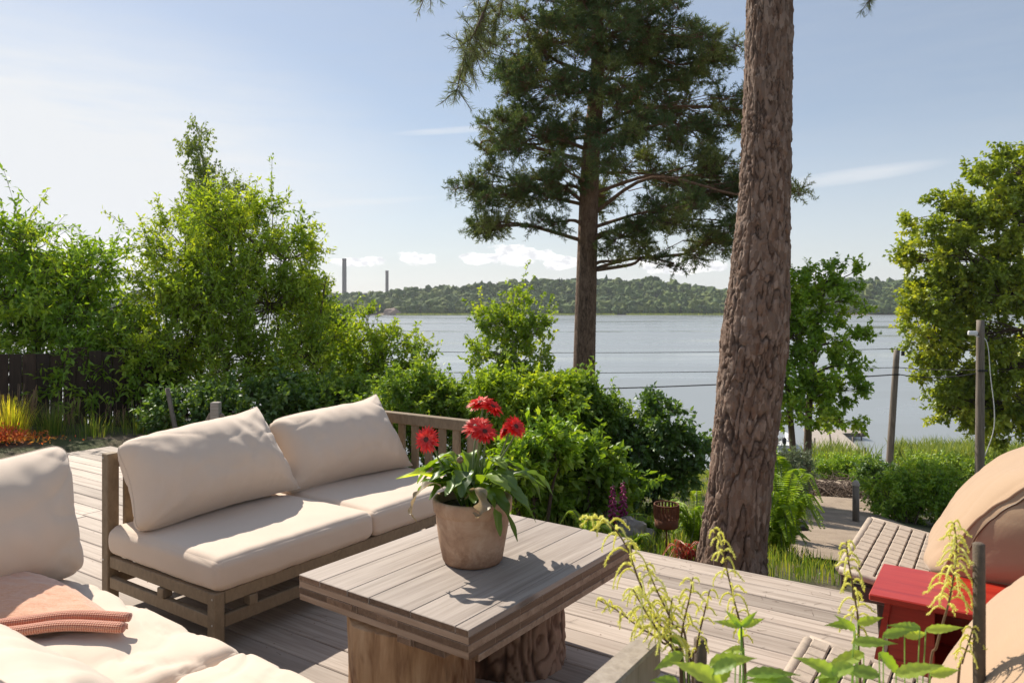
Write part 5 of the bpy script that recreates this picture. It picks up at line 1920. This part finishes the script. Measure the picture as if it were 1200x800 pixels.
make_plant('birch_tree', 'slender drooping birch tip rising above the thicket left of the chimneys', 'tree',
           [([gnd(250, D), P(250, 400, D), P(246, 270, D), P(238, 190, D), P(231, 150, D)], [.12, .10, .05, .02, .006])],
           [blob(232, 172, 14, 24, D, .25), blob(242, 205, 22, 26, D, .35), blob(255, 232, 34, 24, D, .5), blob(232, 245, 24, 30, D, .45), blob(262, 262, 40, 26, D, .6), blob(245, 300, 50, 40, D, .8)],
           170, .30, 8, 13, .062, .036, M['leaf_birch'], M['birch'], 32, shell=.5, droop=1.4, upb=.3, out=.3, lift=-.2, limb_r=.02)
D = 11.6
make_plant('willow_thicket', 'large many stemmed leafy thicket in the middle of the left side, below the birch tip', 'tree',
           [([gnd(px_, D), P(px_ + dx * .4, 420, D), P(px_ + dx, 325, D)], [.035, .026, .008]) for px_, dx in ((205, -15), (235, 0), (262, 12), (290, 6), (315, 18), (340, 20), (360, 22))],
           [blob(262, 258, 34, 32, D, .7), blob(300, 270, 36, 40, D + .2, .7), blob(215, 295, 40, 36, D, .8), blob(330, 300, 36, 44, D, .7), blob(194, 354, 30, 38, D - .1, .7), blob(250, 335, 50, 50, D - .4, .8), blob(310, 360, 50, 50, D - .3, .8),
            blob(352, 350, 20, 46, D, .5), blob(215, 400, 60, 50, D - .5, .9), blob(290, 425, 60, 45, D - .6, .9), blob(360, 420, 38, 48, D - .2, .7), blob(180, 425, 40, 40, D - .8, .7)],
           390, .34, 8, 14, .085, .034, M['leaf_sunny'], M['bark'], 33, shoots=150, shell=.42, droop=.2, upb=.7)
D = 13.5
make_plant('aspen_sapling', 'loose green sapling right of the thicket with the water glinting through it', 'tree',
           [([gnd(392, D), P(392, 420, D), P(386, 360, D), P(378, 330, D)], [.04, .03, .015, .006]), ([gnd(415, D), P(410, 440, D), P(402, 395, D)], [.03, .02, .006])],
           [blob(376, 332, 12, 22, D, .3), blob(386, 372, 20, 30, D, .45), blob(382, 415, 36, 42, D, .6), blob(415, 440, 34, 36, D, .6)],
           120, .30, 8, 12, .066, .046, M['leaf_mid'], M['bark_grey'], 34, shoots=14, shell=.5, droop=.4)
D = 12.4
make_plant('rowan_shrub', 'yellow green shrub beside the sofa cushions, left of the young birch', 'shrub',
           [([gnd(440, D), P(440, 440, D), P(432, 380, D)], [.03, .02, .006]), ([gnd(465, D), P(468, 450, D), P(478, 405, D)], [.03, .02, .006])],
           [blob(432, 388, 20, 26, D, .4), blob(446, 425, 36, 36, D, .6), blob(490, 425, 14, 26, D, .3), blob(470, 455, 46, 30, D, .6), blob(425, 460, 36, 34, D, .6), blob(520, 470, 34, 22, D, .5)],
           170, .26, 8, 12, .07, .036, M['leaf_sunny'], M['bark'], 35, shoots=50, shell=.45)
D = 12.0
make_plant('young_birch', 'upright young birch in front of the water above the red flowers', 'tree',
           [([gnd(604, D), P(604, 440, D), P(600, 380, D), P(602, 338, D)], [.05, .04, .02, .006])],
           [blob(603, 352, 20, 20, D, .3), blob(592, 385, 36, 26, D, .5), blob(625, 390, 24, 26, D, .45), blob(575, 415, 28, 20, D, .45), blob(610, 425, 44, 24, D, .55), blob(640, 442, 22, 16, D, .35), blob(590, 455, 44, 22, D, .5)],
           125, .22, 8, 11, .062, .044, M['leaf_sunny'], M['birch'], 36, shoots=40, shell=.5, droop=.5, out=.6)
# hedge shrubs beyond the deck, each its own
hedge = [('broad green shrub directly behind the slatted end panel of the sofa', 500, 8.6, [(480, 470, 50, 28), (525, 480, 45, 26), (500, 510, 60, 30)], 190, 'leaf_mid', .055, .034),
         ('tall light leaved shrub right behind the red flowers, under the young birch', 610, 8.3, [(590, 472, 36, 26), (632, 474, 32, 30), (662, 462, 16, 20), (610, 510, 55, 34)], 185, 'leaf_sunny', .07, .036),
         ('dark green shrub at the foot of the farther pine trunk', 690, 9.2, [(670, 470, 30, 28), (705, 488, 30, 22), (680, 510, 48, 30), (715, 530, 34, 30)], 210, 'leaf_mid', .06, .036),
         ('light raspberry like shrub in front of the hedge right of the flower pot', 690, 6.6, [(640, 555, 30, 18), (684, 550, 32, 20), (716, 566, 20, 16), (662, 582, 44, 16)], 100, 'leaf_mid', .085, .056),
         ('bright leafed shrub just behind the gerbera leaves', 625, 6.2, [(612, 540, 22, 18), (640, 525, 16, 16), (625, 572, 32, 22)], 66, 'leaf_ash', .07, .042),
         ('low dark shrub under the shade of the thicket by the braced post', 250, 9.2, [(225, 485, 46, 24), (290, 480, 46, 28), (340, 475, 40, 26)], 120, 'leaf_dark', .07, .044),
         ('dark low bush between the thicket and the far end of the sofa', 395, 9.6, [(370, 470, 36, 26), (420, 478, 36, 24), (400, 500, 50, 20)], 120, 'leaf_mid', .06, .036)]
for i, (lab, px_, D, bl, nc, lm, L_, W_) in enumerate(hedge):
    make_plant('garden_shrub', lab, 'shrub', [([gnd(px_ + dx, D), P(px_ + dx * 1.6, bl[0][1] + 30, D), P(px_ + dx * 2.2, bl[0][1] + 5, D)], [.02, .014, .004]) for dx in (-14, 0, 14)],
               [blob(a, b, c, d, D + .1 * k, max(c, d) * D / F * .9) for k, (a, b, c, d) in enumerate(bl)], nc, .21, 8, 13, L_, W_, M[lm], M['bark'], 40 + i, shoots=nc // 5, shell=.42, limb_r=.012, twig_r=.0025, group='shrubs beyond the deck edge')
D = 9.0
make_plant('crab_apple_tree', 'small dark leaved tree left of the near pine trunk, above the fire basket', 'tree',
           [([gnd(770, D), P(768, 600, D), P(766, 540, D), P(770, 490, D)], [.04, .032, .022, .006]), ([P(768, 575, D), P(745, 545, D), P(735, 520, D)], [.02, .014, .005])],
           [blob(770, 490, 34, 20, D, .4), blob(745, 515, 26, 22, D, .4), blob(785, 525, 40, 22, D, .5), blob(815, 522, 16, 14, D, .25), blob(765, 555, 40, 24, D, .45), blob(735, 560, 22, 24, D, .35), blob(800, 560, 24, 14, D, .3), blob(775, 585, 28, 12, D, .3)],
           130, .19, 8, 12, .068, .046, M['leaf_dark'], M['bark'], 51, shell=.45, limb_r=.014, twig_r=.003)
D = 15.0
make_plant('maple_sapling', 'slender two stemmed maple right of the near pine trunk, standing before the jetty', 'tree',
           [([gnd(938, D), P(945, 560, D), P(948, 480, D), P(955, 400, D), P(968, 330, D)], [.10, .085, .07, .04, .01]), ([gnd(930, D), P(930, 540, D), P(922, 440, D), P(915, 350, D)], [.085, .07, .05, .012])],
           [blob(985, 328, 28, 18, D, .5), blob(945, 340, 34, 24, D, .6), blob(915, 350, 28, 30, D, .5), blob(965, 362, 36, 20, D + .2, .5), blob(1003, 352, 22, 14, D, .4), blob(925, 372, 30, 22, D + .2, .5), blob(930, 395, 38, 28, D, .7), blob(985, 398, 32, 16, D, .5), blob(1000, 425, 22, 14, D, .4), blob(950, 435, 34, 20, D, .6), blob(910, 430, 22, 40, D, .5),
            blob(985, 455, 28, 18, D, .5), blob(935, 480, 32, 20, D - .4, .6), blob(985, 490, 24, 14, D, .4), blob(902, 535, 20, 16, D - .4, .4), blob(955, 465, 28, 22, D, .5)],
           260, .25, 8, 12, .082, .064, M['leaf_ash'], M['bark'], 52, shell=.42, droop=.3, limb_r=.028)
D = 30.0
make_plant('maple_tree', 'large yellowish green maple filling the right edge behind the taller utility pole', 'tree',
           [([gnd(1265, D), P(1262, 470, D), P(1255, 380, D), P(1250, 280, D), P(1240, 200, D)], [.40, .34, .30, .22, .1])],
           [blob(1198, 205, 36, 34, D, 1.6), blob(1152, 232, 40, 34, D, 1.5), blob(1105, 262, 44, 28, D, 1.5), blob(1080, 300, 24, 26, D, 1.0), blob(1190, 260, 40, 40, D - .8, 1.6), blob(1135, 310, 46, 34, D - .4, 1.6), blob(1095, 345, 34, 30, D, 1.2),
            blob(1180, 340, 44, 40, D - 1, 1.7), blob(1085, 392, 30, 28, D, 1.0), blob(1130, 390, 40, 34, D, 1.4), blob(1185, 420, 40, 40, D - .6, 1.5), blob(1110, 440, 36, 24, D, 1.2), blob(1150, 470, 40, 30, D, 1.3), blob(1190, 490, 36, 34, D, 1.3),
            blob(1115, 478, 22, 16, D, .7), blob(1240, 205, 44, 40, D, 1.8), blob(1250, 260, 50, 70, D, 2.0), blob(1250, 400, 50, 70, D, 2.0)],
           640, .60, 9, 15, .17, .13, M['leaf_olive'], M['bark'], 53, shell=.38, droop=.3, limb_r=.08, twig_r=.008)
D = 10.4
make_plant('juniper', 'soft blue green conifer shrub between the near pine trunk and the brown gate leaf', 'shrub',
           [([gnd(905, D), P(905, 580, D), P(906, 530, D)], [.03, .025, .006])],
           [blob(908, 535, 22, 18, D, .4), blob(918, 560, 32, 18, D, .45), blob(895, 575, 24, 22, D, .4), blob(930, 545, 26, 14, D, .4)],
           120, .16, 8, 14, .055, .010, M['juniper'], M['bark'], 54, needle=True, flat=.7, limb_r=.012, twig_r=.003)
bushes = [('sunlit round bush beside the grey gate post, above the far lounger', 1062, 12.4, [(1042, 578, 24, 22), (1075, 572, 36, 24), (1108, 580, 30, 28), (1060, 600, 34, 18)], 200, 'leaf_ash', .06, .034),
          ('bright green low willow bush between the jetty and the shorter utility pole', 985, 30.0, [(985, 553, 24, 9), (1005, 553, 20, 9), (962, 556, 16, 8)], 110, 'leaf_ash', .13, .05),
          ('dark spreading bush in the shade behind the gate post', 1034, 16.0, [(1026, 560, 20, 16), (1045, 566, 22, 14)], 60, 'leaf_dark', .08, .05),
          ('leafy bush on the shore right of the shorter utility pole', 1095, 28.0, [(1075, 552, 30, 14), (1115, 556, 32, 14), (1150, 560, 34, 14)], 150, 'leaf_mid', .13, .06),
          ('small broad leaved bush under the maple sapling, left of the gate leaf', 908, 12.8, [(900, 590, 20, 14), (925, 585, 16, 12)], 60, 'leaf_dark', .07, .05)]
for i, (lab, px_, D, bl, nc, lm, L_, W_) in enumerate(bushes):
    make_plant('bush', lab, 'bush', [([gnd(px_ + dx, D), P(px_ + dx * 2, bl[0][1] + 10, D)], [.022, .006]) for dx in (-9, 0, 9)],
               [blob(a, b, c, d, D + .15 * k, max(c, d) * D / F * .8) for k, (a, b, c, d) in enumerate(bl)], nc, .02 * D if D > 20 else .22, 8, 12, L_, W_, M[lm], M['bark'], 60 + i, shell=.42, limb_r=.014, twig_r=.003, group='bushes toward the shore')
# dry heap of cut branches beside the path
def brush_pile():
    rg = np.random.RandomState(3)
    c = P(975, 570, 19.0); c[2] = float(ground_z(c[0], c[1]))
    A = c + rg.normal(0, 1, (500, 3)) * [.75, .5, .12] + [0, 0, .18]
    d = rnd_dirs(rg, 500); d[:, 2] *= .35
    V, Fs = prisms(A - d * .4, A + d * .4, .012, .006)
    tag(mesh_obj('brush_pile', V, Fs, M['bark'], rnd=None), 'dark heap of cut branches lying beyond the sandy path', 'brush pile')
brush_pile()

# --- ferns, grass, small plants at the deck's edge
def fern(label, px_, D, n, ln, seed, mat='leaf_fern', name='fern', cat='fern', dz=0.0, group='ferns along the deck edge', up=.55):
    rg = np.random.RandomState(seed)
    base = gnd(px_, D, dz)
    root = thing(name, label, cat, tuple(base), 0, group)
    st = MB(); LP = []; LD = []; LN = []; LL = []; LW = []; LR = []
    for k in range(n):
        a = rg.uniform(0, 6.28); l = ln * rg.uniform(.65, 1.15); u = up * rg.uniform(.6, 1.5)
        d = np.array([math.cos(a), math.sin(a), 0])
        p = [d * .02 + rg.normal(0, .06, 3) * [1, 1, 0], d * l * .22 + [0, 0, l * u], d * l * .55 + [0, 0, l * u * 1.45], d * l * .9 + [0, 0, l * u * (1.2 - rg.uniform(0, .5))]]
        q = curve(p, 9); T_, A_, B_ = frames(q)
        st.tube(q, np.linspace(.004, .0015, len(q)), 4, False, .5)
        m = len(q); fr = rg.uniform(0, 1)
        for i in range(3, m):
            for h in (0, .5):
                s_ = (i + h) / m
                pp = q[i] if h == 0 or i == m - 1 else (q[i] + q[i + 1]) / 2
                w = l * .24 * math.sin(min(1, (1 - s_) * 1.35 + .05) * math.pi / 2) * (.5 + .5 * min(1, s_ * 4))
                side = unit(np.cross(T_[i], [0, 0, 1.0]))
                for sg in (-1, 1):
                    LP.append(pp); LD.append(side * sg + T_[i] * .35 + np.array([0, 0, -.12])); LN.append(np.array([0, 0, 1.0]) + rg.normal(0, .2, 3)); LL.append(max(.012, w)); LW.append(l * .055); LR.append(fr * .7 + rg.rand() * .3)
    st.build('stalk', M['stem'], root, True)
    V, Fs, k = leaves(np.array(LP), np.array(LD), np.array(LN), LL, LW, .1, .12)
    mesh_obj('frond', V, Fs, M[mat], root, False, np.repeat(LR, k))
    return root
fern('large sunlit fern clump right of the near pine trunk', 915, 6.3, 54, .40, 71, up=.85)
fern('fern beside the deck corner behind the table, left of the pink foxgloves', 690, 5.6, 26, .26, 72)
fern('low fern left of the fire basket', 742, 5.5, 18, .18, 73)
fern('light fern between the fire basket and the near pine trunk', 815, 5.9, 24, .27, 74, up=.8)
fern('small fern at the deck edge behind the fire basket rod', 765, 6.3, 18, .22, 75)
fern('coral red feathery plant at the foot of the near pine trunk', 802, 5.15, 26, .15, 76, 'red_leaf', 'barberry', 'plant', group=None, up=.7)
fern('tall sunlit weeds behind the big fern near the gate leaf', 900, 7.6, 24, .34, 77, up=1.0)

def path_off(x, y):
    cx = np.interp(y, PATH_D, PATH_X)
    wd = np.interp(y, PATH_D, PATH_W)
    return np.where(np.abs(x - cx) < wd * .5, -.6, 0.0)
def grass(name, label, n, xs, fn, hmin, hmax, mat, seed, wd=.006, mask=None, cat='grass', path=False):
    return reed_strip(name, label, xs, fn, hmin, hmax, n, seed, mat, base=lambda x, y: ground_z(x, y) - .01 + path_off(x, y), wd=wd, clump=1.1 if mask is None else mask)
grass('meadow_grass', 'long green and straw coloured grass beyond the deck edge', 34000, (-.8, 4.6), lambda x, t: np.maximum(5.0, (4.42 - x * E2[0]) / E2[1] + .08) + 6.0 * t ** 1.4, .04, .19, M['grass'], 81, .0032, path=True)
grass('slope_grass', 'rough grass on the slope either side of the sandy path', 16000, (1.5, 13), lambda x, t: np.maximum(8.5, x * 1.9) + 14 * t, .05, .22, M['grass'], 82, .005, .9, path=True)
grass('shore_grass', 'tall pale grass between the bushes and the reeds', 13000, (6, 34), lambda x, t: 33 + 17 * t, .15, .4, M['reed'], 83, .022, .5)

def tuft(label, c, n, h, seed, mat, spread=.1, name='ornamental_grass'):
    rg = np.random.RandomState(seed)
    root = thing(name, label, 'ornamental grass', tuple(c), 0)
    V = []; Fs = []; R = []
    for k in range(n):
        a = rg.uniform(0, 6.28); d = np.array([math.cos(a), math.sin(a), 0]); sd = np.array([-d[1], d[0], 0])
        l = h * rg.uniform(.6, 1.1); ln = rg.uniform(.05, .45)
        b0 = d * rg.uniform(0, spread)
        for s_ in np.linspace(0, 1, 5):
            w = .004 * (1 - s_ * .85)
            p = b0 + d * ln * l * s_ ** 2 + np.array([0, 0, l * (s_ - .25 * ln * s_ ** 2)])
            V += [p - sd * w, p + sd * w]
        o = k * 10
        Fs += [(o + 2 * i, o + 2 * i + 1, o + 2 * i + 3, o + 2 * i + 2) for i in range(4)]
        R += [rg.rand()] * 10
    mesh_obj('blades', V, Fs, M[mat], root, False, R)
    hd = []
    rg2 = np.random.RandomState(seed + 1)
    A = []; B = []
    for k in range(n // 8):
        a = rg2.uniform(0, 6.28); d = np.array([math.cos(a), math.sin(a), 0]); l = h * rg2.uniform(.95, 1.25)
        A.append(d * spread + [0, 0, l * .5] + d * .03); B.append(d * (spread + .12 * l) + [0, 0, l])
    V, Fs = prisms(A, B, .0015, .0035); mesh_obj('seed_heads', V, Fs, M['brown_stem'], root, False, np.full(len(V), .8))
    return root
c = P(12, 525, 8.6); c[2] = -.02
tuft('sunlit yellow green ornamental grass tuft at the left edge before the board fence', c, 420, .52, 91, 'grass_lime', .22)
c = P(62, 525, 9.0); c[2] = -.05
tuft('darker grass tuft in front of the board fence, right of the sunlit one', c, 260, .42, 92, 'grass', .25)
for k, (px_, D, s_) in enumerate(((110, 8.9, 93), (160, 9.2, 94), (215, 9.2, 95))):
    c = P(px_, 520, D); c[2] = float(ground_z(c[0], c[1])) - .02
    tuft(('low shaded grass behind the first sofa post', 'low shaded grass below the fence end', 'low shaded grass at the foot of the leaning pole')[k], c, 160, .30, s_, 'grass', .3)

def stonecrop():
    rg = np.random.RandomState(7)
    c = P(-8, 530, 8.3); c[2] = -.01
    root = thing('stonecrop', 'orange and red ground hugging plant at the left edge beside the deck', 'ground cover plant', tuple(c))
    n = 2600
    p = rg.normal(0, 1, (n, 3)) * [.26, .12, 0]; p[:, 2] = .05 + .07 * np.abs(rg.normal(0, 1, n)) * np.exp(-(p[:, 0] / .5) ** 2)
    V, Fs, k = leaves(p, rnd_dirs(rg, n) + [0, 0, .6], rnd_dirs(rg, n) + [0, 0, .6], rg.uniform(.02, .045, n), rg.uniform(.012, .022, n))
    r = np.clip(wob(p[:, 0] * 7, p[:, 1] * 7) * .5 + .5 + rg.normal(0, .12, n), 0, 1)
    mesh_obj('foliage', V, Fs, M['orange_leaf'], root, False, np.repeat(r, k))
stonecrop()

def foxglove(label, px_, py_, D, seed):
    rg = np.random.RandomState(seed)
    b0 = gnd(px_, D); t_ = P(px_, py_, D)
    root = thing('foxglove', label, 'foxglove', tuple(b0), 0, 'foxgloves beside the grey rock')
    h = t_[2] - b0[2]
    st = MB(); st.tube([(0, 0, 0), (.01, 0, h * .5), (0, 0, h)], [.006, .005, .003], 6); st.build('stem', M['stem'], root, True)
    pr = MB()
    for k in range(34):
        s_ = k / 34; z = h - .02 - s_ * .30; a = k * 2.4; r = .008 + .016 * s_ ** .6
        d = np.array([math.cos(a), math.sin(a), -.55])
        o = np.array([0, 0, z])
        dd = unit(d); pr.tube([o, o + dd * r * 1.0, o + dd * r * 2.1], [.004, .3 * r + .003, .45 * r + .003], 6, False, rg.rand())
    pr.build('bells', M['foxglove'], root, True)
    lf = []
    n = 9; a = rg.uniform(0, 6.28, n); d = np.column_stack([np.cos(a), np.sin(a), np.full(n, .5)])
    V, Fs, k = leaves(np.column_stack([0 * a, 0 * a, rg.uniform(.02, h * .45, n)]), d, np.column_stack([-np.cos(a) * .5, -np.sin(a) * .5, 1 + 0 * a]), rg.uniform(.12, .2, n), rg.uniform(.05, .08, n), six=True, curl=.3)
    mesh_obj('leaves', V, Fs, M['leaf_mid'], root, False, np.repeat(rg.rand(n), k))
foxglove('pink foxglove spike left of its neighbour, in front of the shrubs', 718, 566, 6.0, 1)
foxglove('pink foxglove spike on the right of the pair, closer to the grey rock', 730, 562, 6.1, 2)
p = gnd(738, 6.0, .10); rock('garden_rock', 'grey weathered rock lying below the pink foxgloves', tuple(p), (.13, .11, .10), 8, M['rock'])
p = gnd(757, 6.1, .06); rock('garden_rock', 'smaller grey rock at the right of the one below the foxgloves', tuple(p), (.08, .07, .07), 9, M['rock'])

# pebbles between the deck and the grass
def gravel():
    rg = np.random.RandomState(2)
    bm = bmesh.new(); bmesh.ops.create_icosphere(bm, subdivisions=1, radius=1.0)
    S = np.array([v.co[:] for v in bm.verts]); Fi = np.array([[v.index for v in f.verts] for f in bm.faces]); bm.free()
    Vs = []; Fs = []; R = []; n = 0
    for k in range(2600):
        e2 = 4.40 + abs(rg.normal(0, .11)); e1 = rg.uniform(-2.0, 1.6)
        p = deck_w(e2, e1); r = rg.uniform(.008, .024)
        p[2] = -.085 + rg.uniform(0, .02) - .3 * (e2 - 4.40)
        v = S * (1 + rg.uniform(-.25, .25, (len(S), 1))) * r * rg.uniform(.6, 1.2, 3) + p
        Vs.append(v); Fs.append(Fi + n); n += len(v); R += [rg.rand()] * len(v)
    t = NT('pebbles'); r = t.attr()
    m = t.pbr(t.ramp(r, [(0, (.12, .105, .09)), (.5, (.27, .24, .215)), (1, (.42, .39, .36))]), .9)
    o = mesh_obj('gravel', np.concatenate(Vs), np.concatenate(Fs), m, smooth=False, rnd=R)
    tag(o, 'grey pebbles along the deck edge right of the near pine trunk', 'gravel', kind='stuff')
    # the strip they lie on
    V = []; 
    es = np.linspace(-2.2, 1.9, 20)
    for e in es:
        for (x, z) in ((4.36, -.09), (4.75, -.20), (5.0, -.36)):
            V.append(deck_w(x, e, z))
    i0 = (np.arange(19)[:, None] * 3 + np.arange(2)[None, :]).ravel()
    tag(mesh_obj('gravel_bed', V, np.stack([i0, i0 + 1, i0 + 4, i0 + 3], 1), M['path']), kind='structure')
gravel()

# --- goatsbeard in the bed beside the viewer: arching cream plumes above lobed leaves
def goatsbeard(label, stems, leafs, seed, D):
    rg = np.random.RandomState(seed)
    b0 = P(stems[0][0][-1][0], 900, D); b0[2] = -.42
    root = thing('goatsbeard', label, 'flowering plant', tuple(b0), 0)
    for (pts, tip_n, dens, lr) in stems:
        st = MB(); rac = MB(); FP = []; FD = []; FL = []
        D_ = D + rg.uniform(-.08, .08)
        q = [P(x, y, D_ + .02 * i) for i, (x, y) in enumerate(pts)]
        foot = b0 + np.array([rg.uniform(-.06, .06), rg.uniform(-.06, .06), 0])
        foot[:2] = foot[:2] * .5 + q[-1][:2] * .5
        qq = curve([*q, (q[-1] * .35 + foot * .65), foot], 14)
        st.tube(qq - b0, np.linspace(.0012, .0038, len(qq)), 6, r=rg.uniform(.2, .8))
        T_, A_, B_ = frames(qq)
        nn = int(14 * (len(pts) - 1) * dens)
        tip_n = int(tip_n * 1.1)
        for k in range(tip_n):
            s_ = (k + rg.rand()) / tip_n
            i = int(s_ * nn)
            o = qq[min(i, len(qq) - 1)]
            a = k * 2.4 + rg.uniform(-.4, .4)
            d = math.cos(a) * np.array([1.0, 0, 0]) + math.sin(a) * np.array([0, 1.0, 0])
            l = lr * (.35 + .9 * s_ ** .6) * rg.uniform(.7, 1.2) * (1 - .45 * max(0, s_ - .8) / .2)
            dr_ = rg.uniform(.2, .9); p = [o, o + d * l * .30 + [0, 0, l * .17], o + d * l * .58 + [0, 0, l * .08 - l * .12 * dr_], o + d * l * .76 + [0, 0, -l * .50 * dr_], o + d * l * (.80 if dr_ > .5 else .95) + [0, 0, -l * .85 * dr_]]
            rq = curve(p, 5)
            m = len(rq)
            rr = .0009 + .0010 * np.sin(np.linspace(0.25, 1, m) * math.pi)
            rac.tube(rq - b0, rr, 5, True, rg.uniform(.2, 1))
            nf = int(85 * l / .06)
            ii = rg.uniform(0.12, 1, nf) * (m - 1)
            i0_ = ii.astype(int).clip(0, m - 2); f = (ii - i0_)[:, None]
            pp = rq[i0_] * (1 - f) + rq[i0_ + 1] * f
            dd = rnd_dirs(rg, nf)
            FP.append(pp + dd * .0015 - b0); FD.append(dd); FL.append(rg.uniform(.0018, .0036, nf))
        so = st.build('flower_stem', M['brown_stem'], root, True)
        FP = np.vstack(FP); FD = np.vstack(FD); FL = np.concatenate(FL)
        V, Fs, k = leaves(FP, FD, rnd_dirs(rg, len(FP)), FL, FL * .8, .2)
        rac.add(V, Fs, .6)
        rac.build('plume', M['plume'], so, True)
    # leaves: toothed blades
    LV = MB()
    for (x, y, D_, ang, ln, wd, tilt) in leafs:
        o = P(x, y, D_) - b0
        a = math.radians(ang)
        ln *= .78; wd *= .66; d = unit(np.array([math.cos(a), rg.uniform(-.35, .35), math.sin(a)]))
        side = unit(np.cross(d, np.array([0, -math.cos(tilt), math.sin(tilt)])))
        nn = np.cross(side, d)
        n = 15
        V = []; 
        for i in range(n):
            s_ = i / (n - 1)
            w = wd * .72 * (math.sin(s_ ** .62 * math.pi) ** 1.15) * (1 + .09 * (1 if i % 2 else -1)) + .0004
            c = o + d * ln * s_ - nn * ln * .22 * s_ ** 2
            for f in (-1, -.5, 0, .5, 1):
                V.append(c + side * w * .5 * f + nn * (abs(f) * w * .16 + .010 * ln * math.sin(i * 1.9 + f * 3)) - d * abs(f) * (.02 * ln))
        Fs = []
        for i in range(n - 1):
            for kk in range(4):
                Fs.append((i * 5 + kk, i * 5 + kk + 1, (i + 1) * 5 + kk + 1, (i + 1) * 5 + kk))
        LV.add(V, Fs, rg.uniform(.1, .9))
        # its stalk, running down to the bed
        LV.tube([o, o * .6 + np.array([rg.uniform(-.04, .04), 0, -.15]), np.array([rg.uniform(-.06, .06), 0, .02])], .0012, 5, r=.3)
    if leafs:
        LV.build('leaf', M['goat_leaf'], root, True)
    return root
goatsbeard('goatsbeard with a long cream plume arching left over the table edge, leftmost of the three',
           [([(684, 608), (712, 612), (734, 640), (748, 678), (768, 722), (790, 758), (812, 800)], 34, .80, .062),
            ([(742, 690), (750, 705), (764, 728), (776, 745), (790, 762), (808, 800)], 22, .75, .055),
            ([(812, 676), (808, 700), (800, 735), (797, 770), (800, 805)], 18, .75, .045),
            ([(788, 700), (784, 725), (788, 760), (798, 805)], 12, .7, .045),
            ([(700, 702), (722, 714), (750, 735), (776, 752), (802, 795)], 16, .7, .045),
            ([(757, 662), (770, 692), (788, 730), (806, 785)], 16, .7, .042),
            ([(832, 690), (826, 715), (816, 760), (812, 805)], 12, .7, .036)],
           [(805, 755, 1.60, 150, .085, .05, .9), (800, 765, 1.55, 205, .09, .05, .7), (795, 800, 1.5, 160, .08, .05, .9)], 101, 1.55)
goatsbeard('goatsbeard with a slim upright yellow plume in front of the deck boards, second from left',
           [([(836, 618), (846, 640), (852, 668), (861, 706), (869, 738), (872, 775), (874, 815)], 26, .74, .048)],
           [(869, 733, 1.6, 15, .075, .034, .5), (869, 733, 1.6, 45, .06, .03, .5), (868, 733, 1.6, 165, .075, .034, .6), (868, 734, 1.6, 130, .06, .028, .5), (868, 735, 1.6, 275, .05, .03, .3), (872, 760, 1.6, 190, .06, .035, .7),
            (832, 778, 1.35, 15, .11, .06, .8), (845, 800, 1.3, 150, .12, .07, .8), (840, 800, 1.35, 60, .09, .055, .6), (875, 790, 1.3, 5, .13, .045, 1.0), (880, 815, 1.3, 25, .10, .06, .9), (862, 775, 1.3, 200, .08, .05, .9)], 102, 1.6)
goatsbeard('goatsbeard with yellow plumes in front of the far lounger and the red table',
           [([(992, 634), (994, 655), (1000, 690), (1006, 730), (1006, 770), (1008, 815)], 24, .70, .042),
            ([(1118, 612), (1121, 640), (1118, 670), (1112, 705), (1098, 755), (1088, 810)], 40, .66, .052),
            ([(1140, 735), (1136, 750), (1128, 775), (1122, 810)], 12, .7, .035)],
           [(1000, 732, 1.55, 175, .075, .04, .6), (1005, 730, 1.55, 20, .07, .04, .6), (1002, 738, 1.5, 140, .06, .035, .5), (1000, 752, 1.4, 10, .10, .042, .7), (1012, 765, 1.4, 200, .11, .05, .8), (1035, 745, 1.4, 12, .09, .04, .7), (1030, 765, 1.35, 320, .10, .05, .7),
            (1060, 745, 1.45, 0, .09, .04, .6), (1078, 735, 1.45, 170, .08, .035, .6), (1085, 738, 1.45, 15, .09, .035, .6), (1030, 790, 1.3, 170, .10, .05, .8), (1050, 790, 1.3, 20, .11, .05, .8), (1000, 780, 1.3, 190, .09, .05, .9), (1090, 790, 1.35, 10, .08, .04, .7),
            (980, 790, 1.3, 150, .10, .055, .8), (960, 800, 1.3, 20, .09, .05, .8), (930, 800, 1.3, 170, .11, .05, .9)], 103, 1.55)

# ------------------------------------------------------------------ the air: pale summer haze over the lake
def build_haze():
    t = NT('haze_air')
    v = t.n('ShaderNodeVolumePrincipled')
    v.inputs['Color'].default_value = (.86, .91, 1.0, 1)
    v.inputs['Density'].default_value = .00011
    v.inputs['Anisotropy'].default_value = .25
    t.t.links.new(v.outputs[0], t.out.inputs['Volume'])
    V, Fs = cbox(5400, 3420, 132, .5)
    o = mesh_obj('haze', V + np.array([0, 1650, 51.5]), Fs, t.m, None, False)
    tag(o, 'pale summer haze over the lake and the far shore', 'haze', kind='stuff')
build_haze()
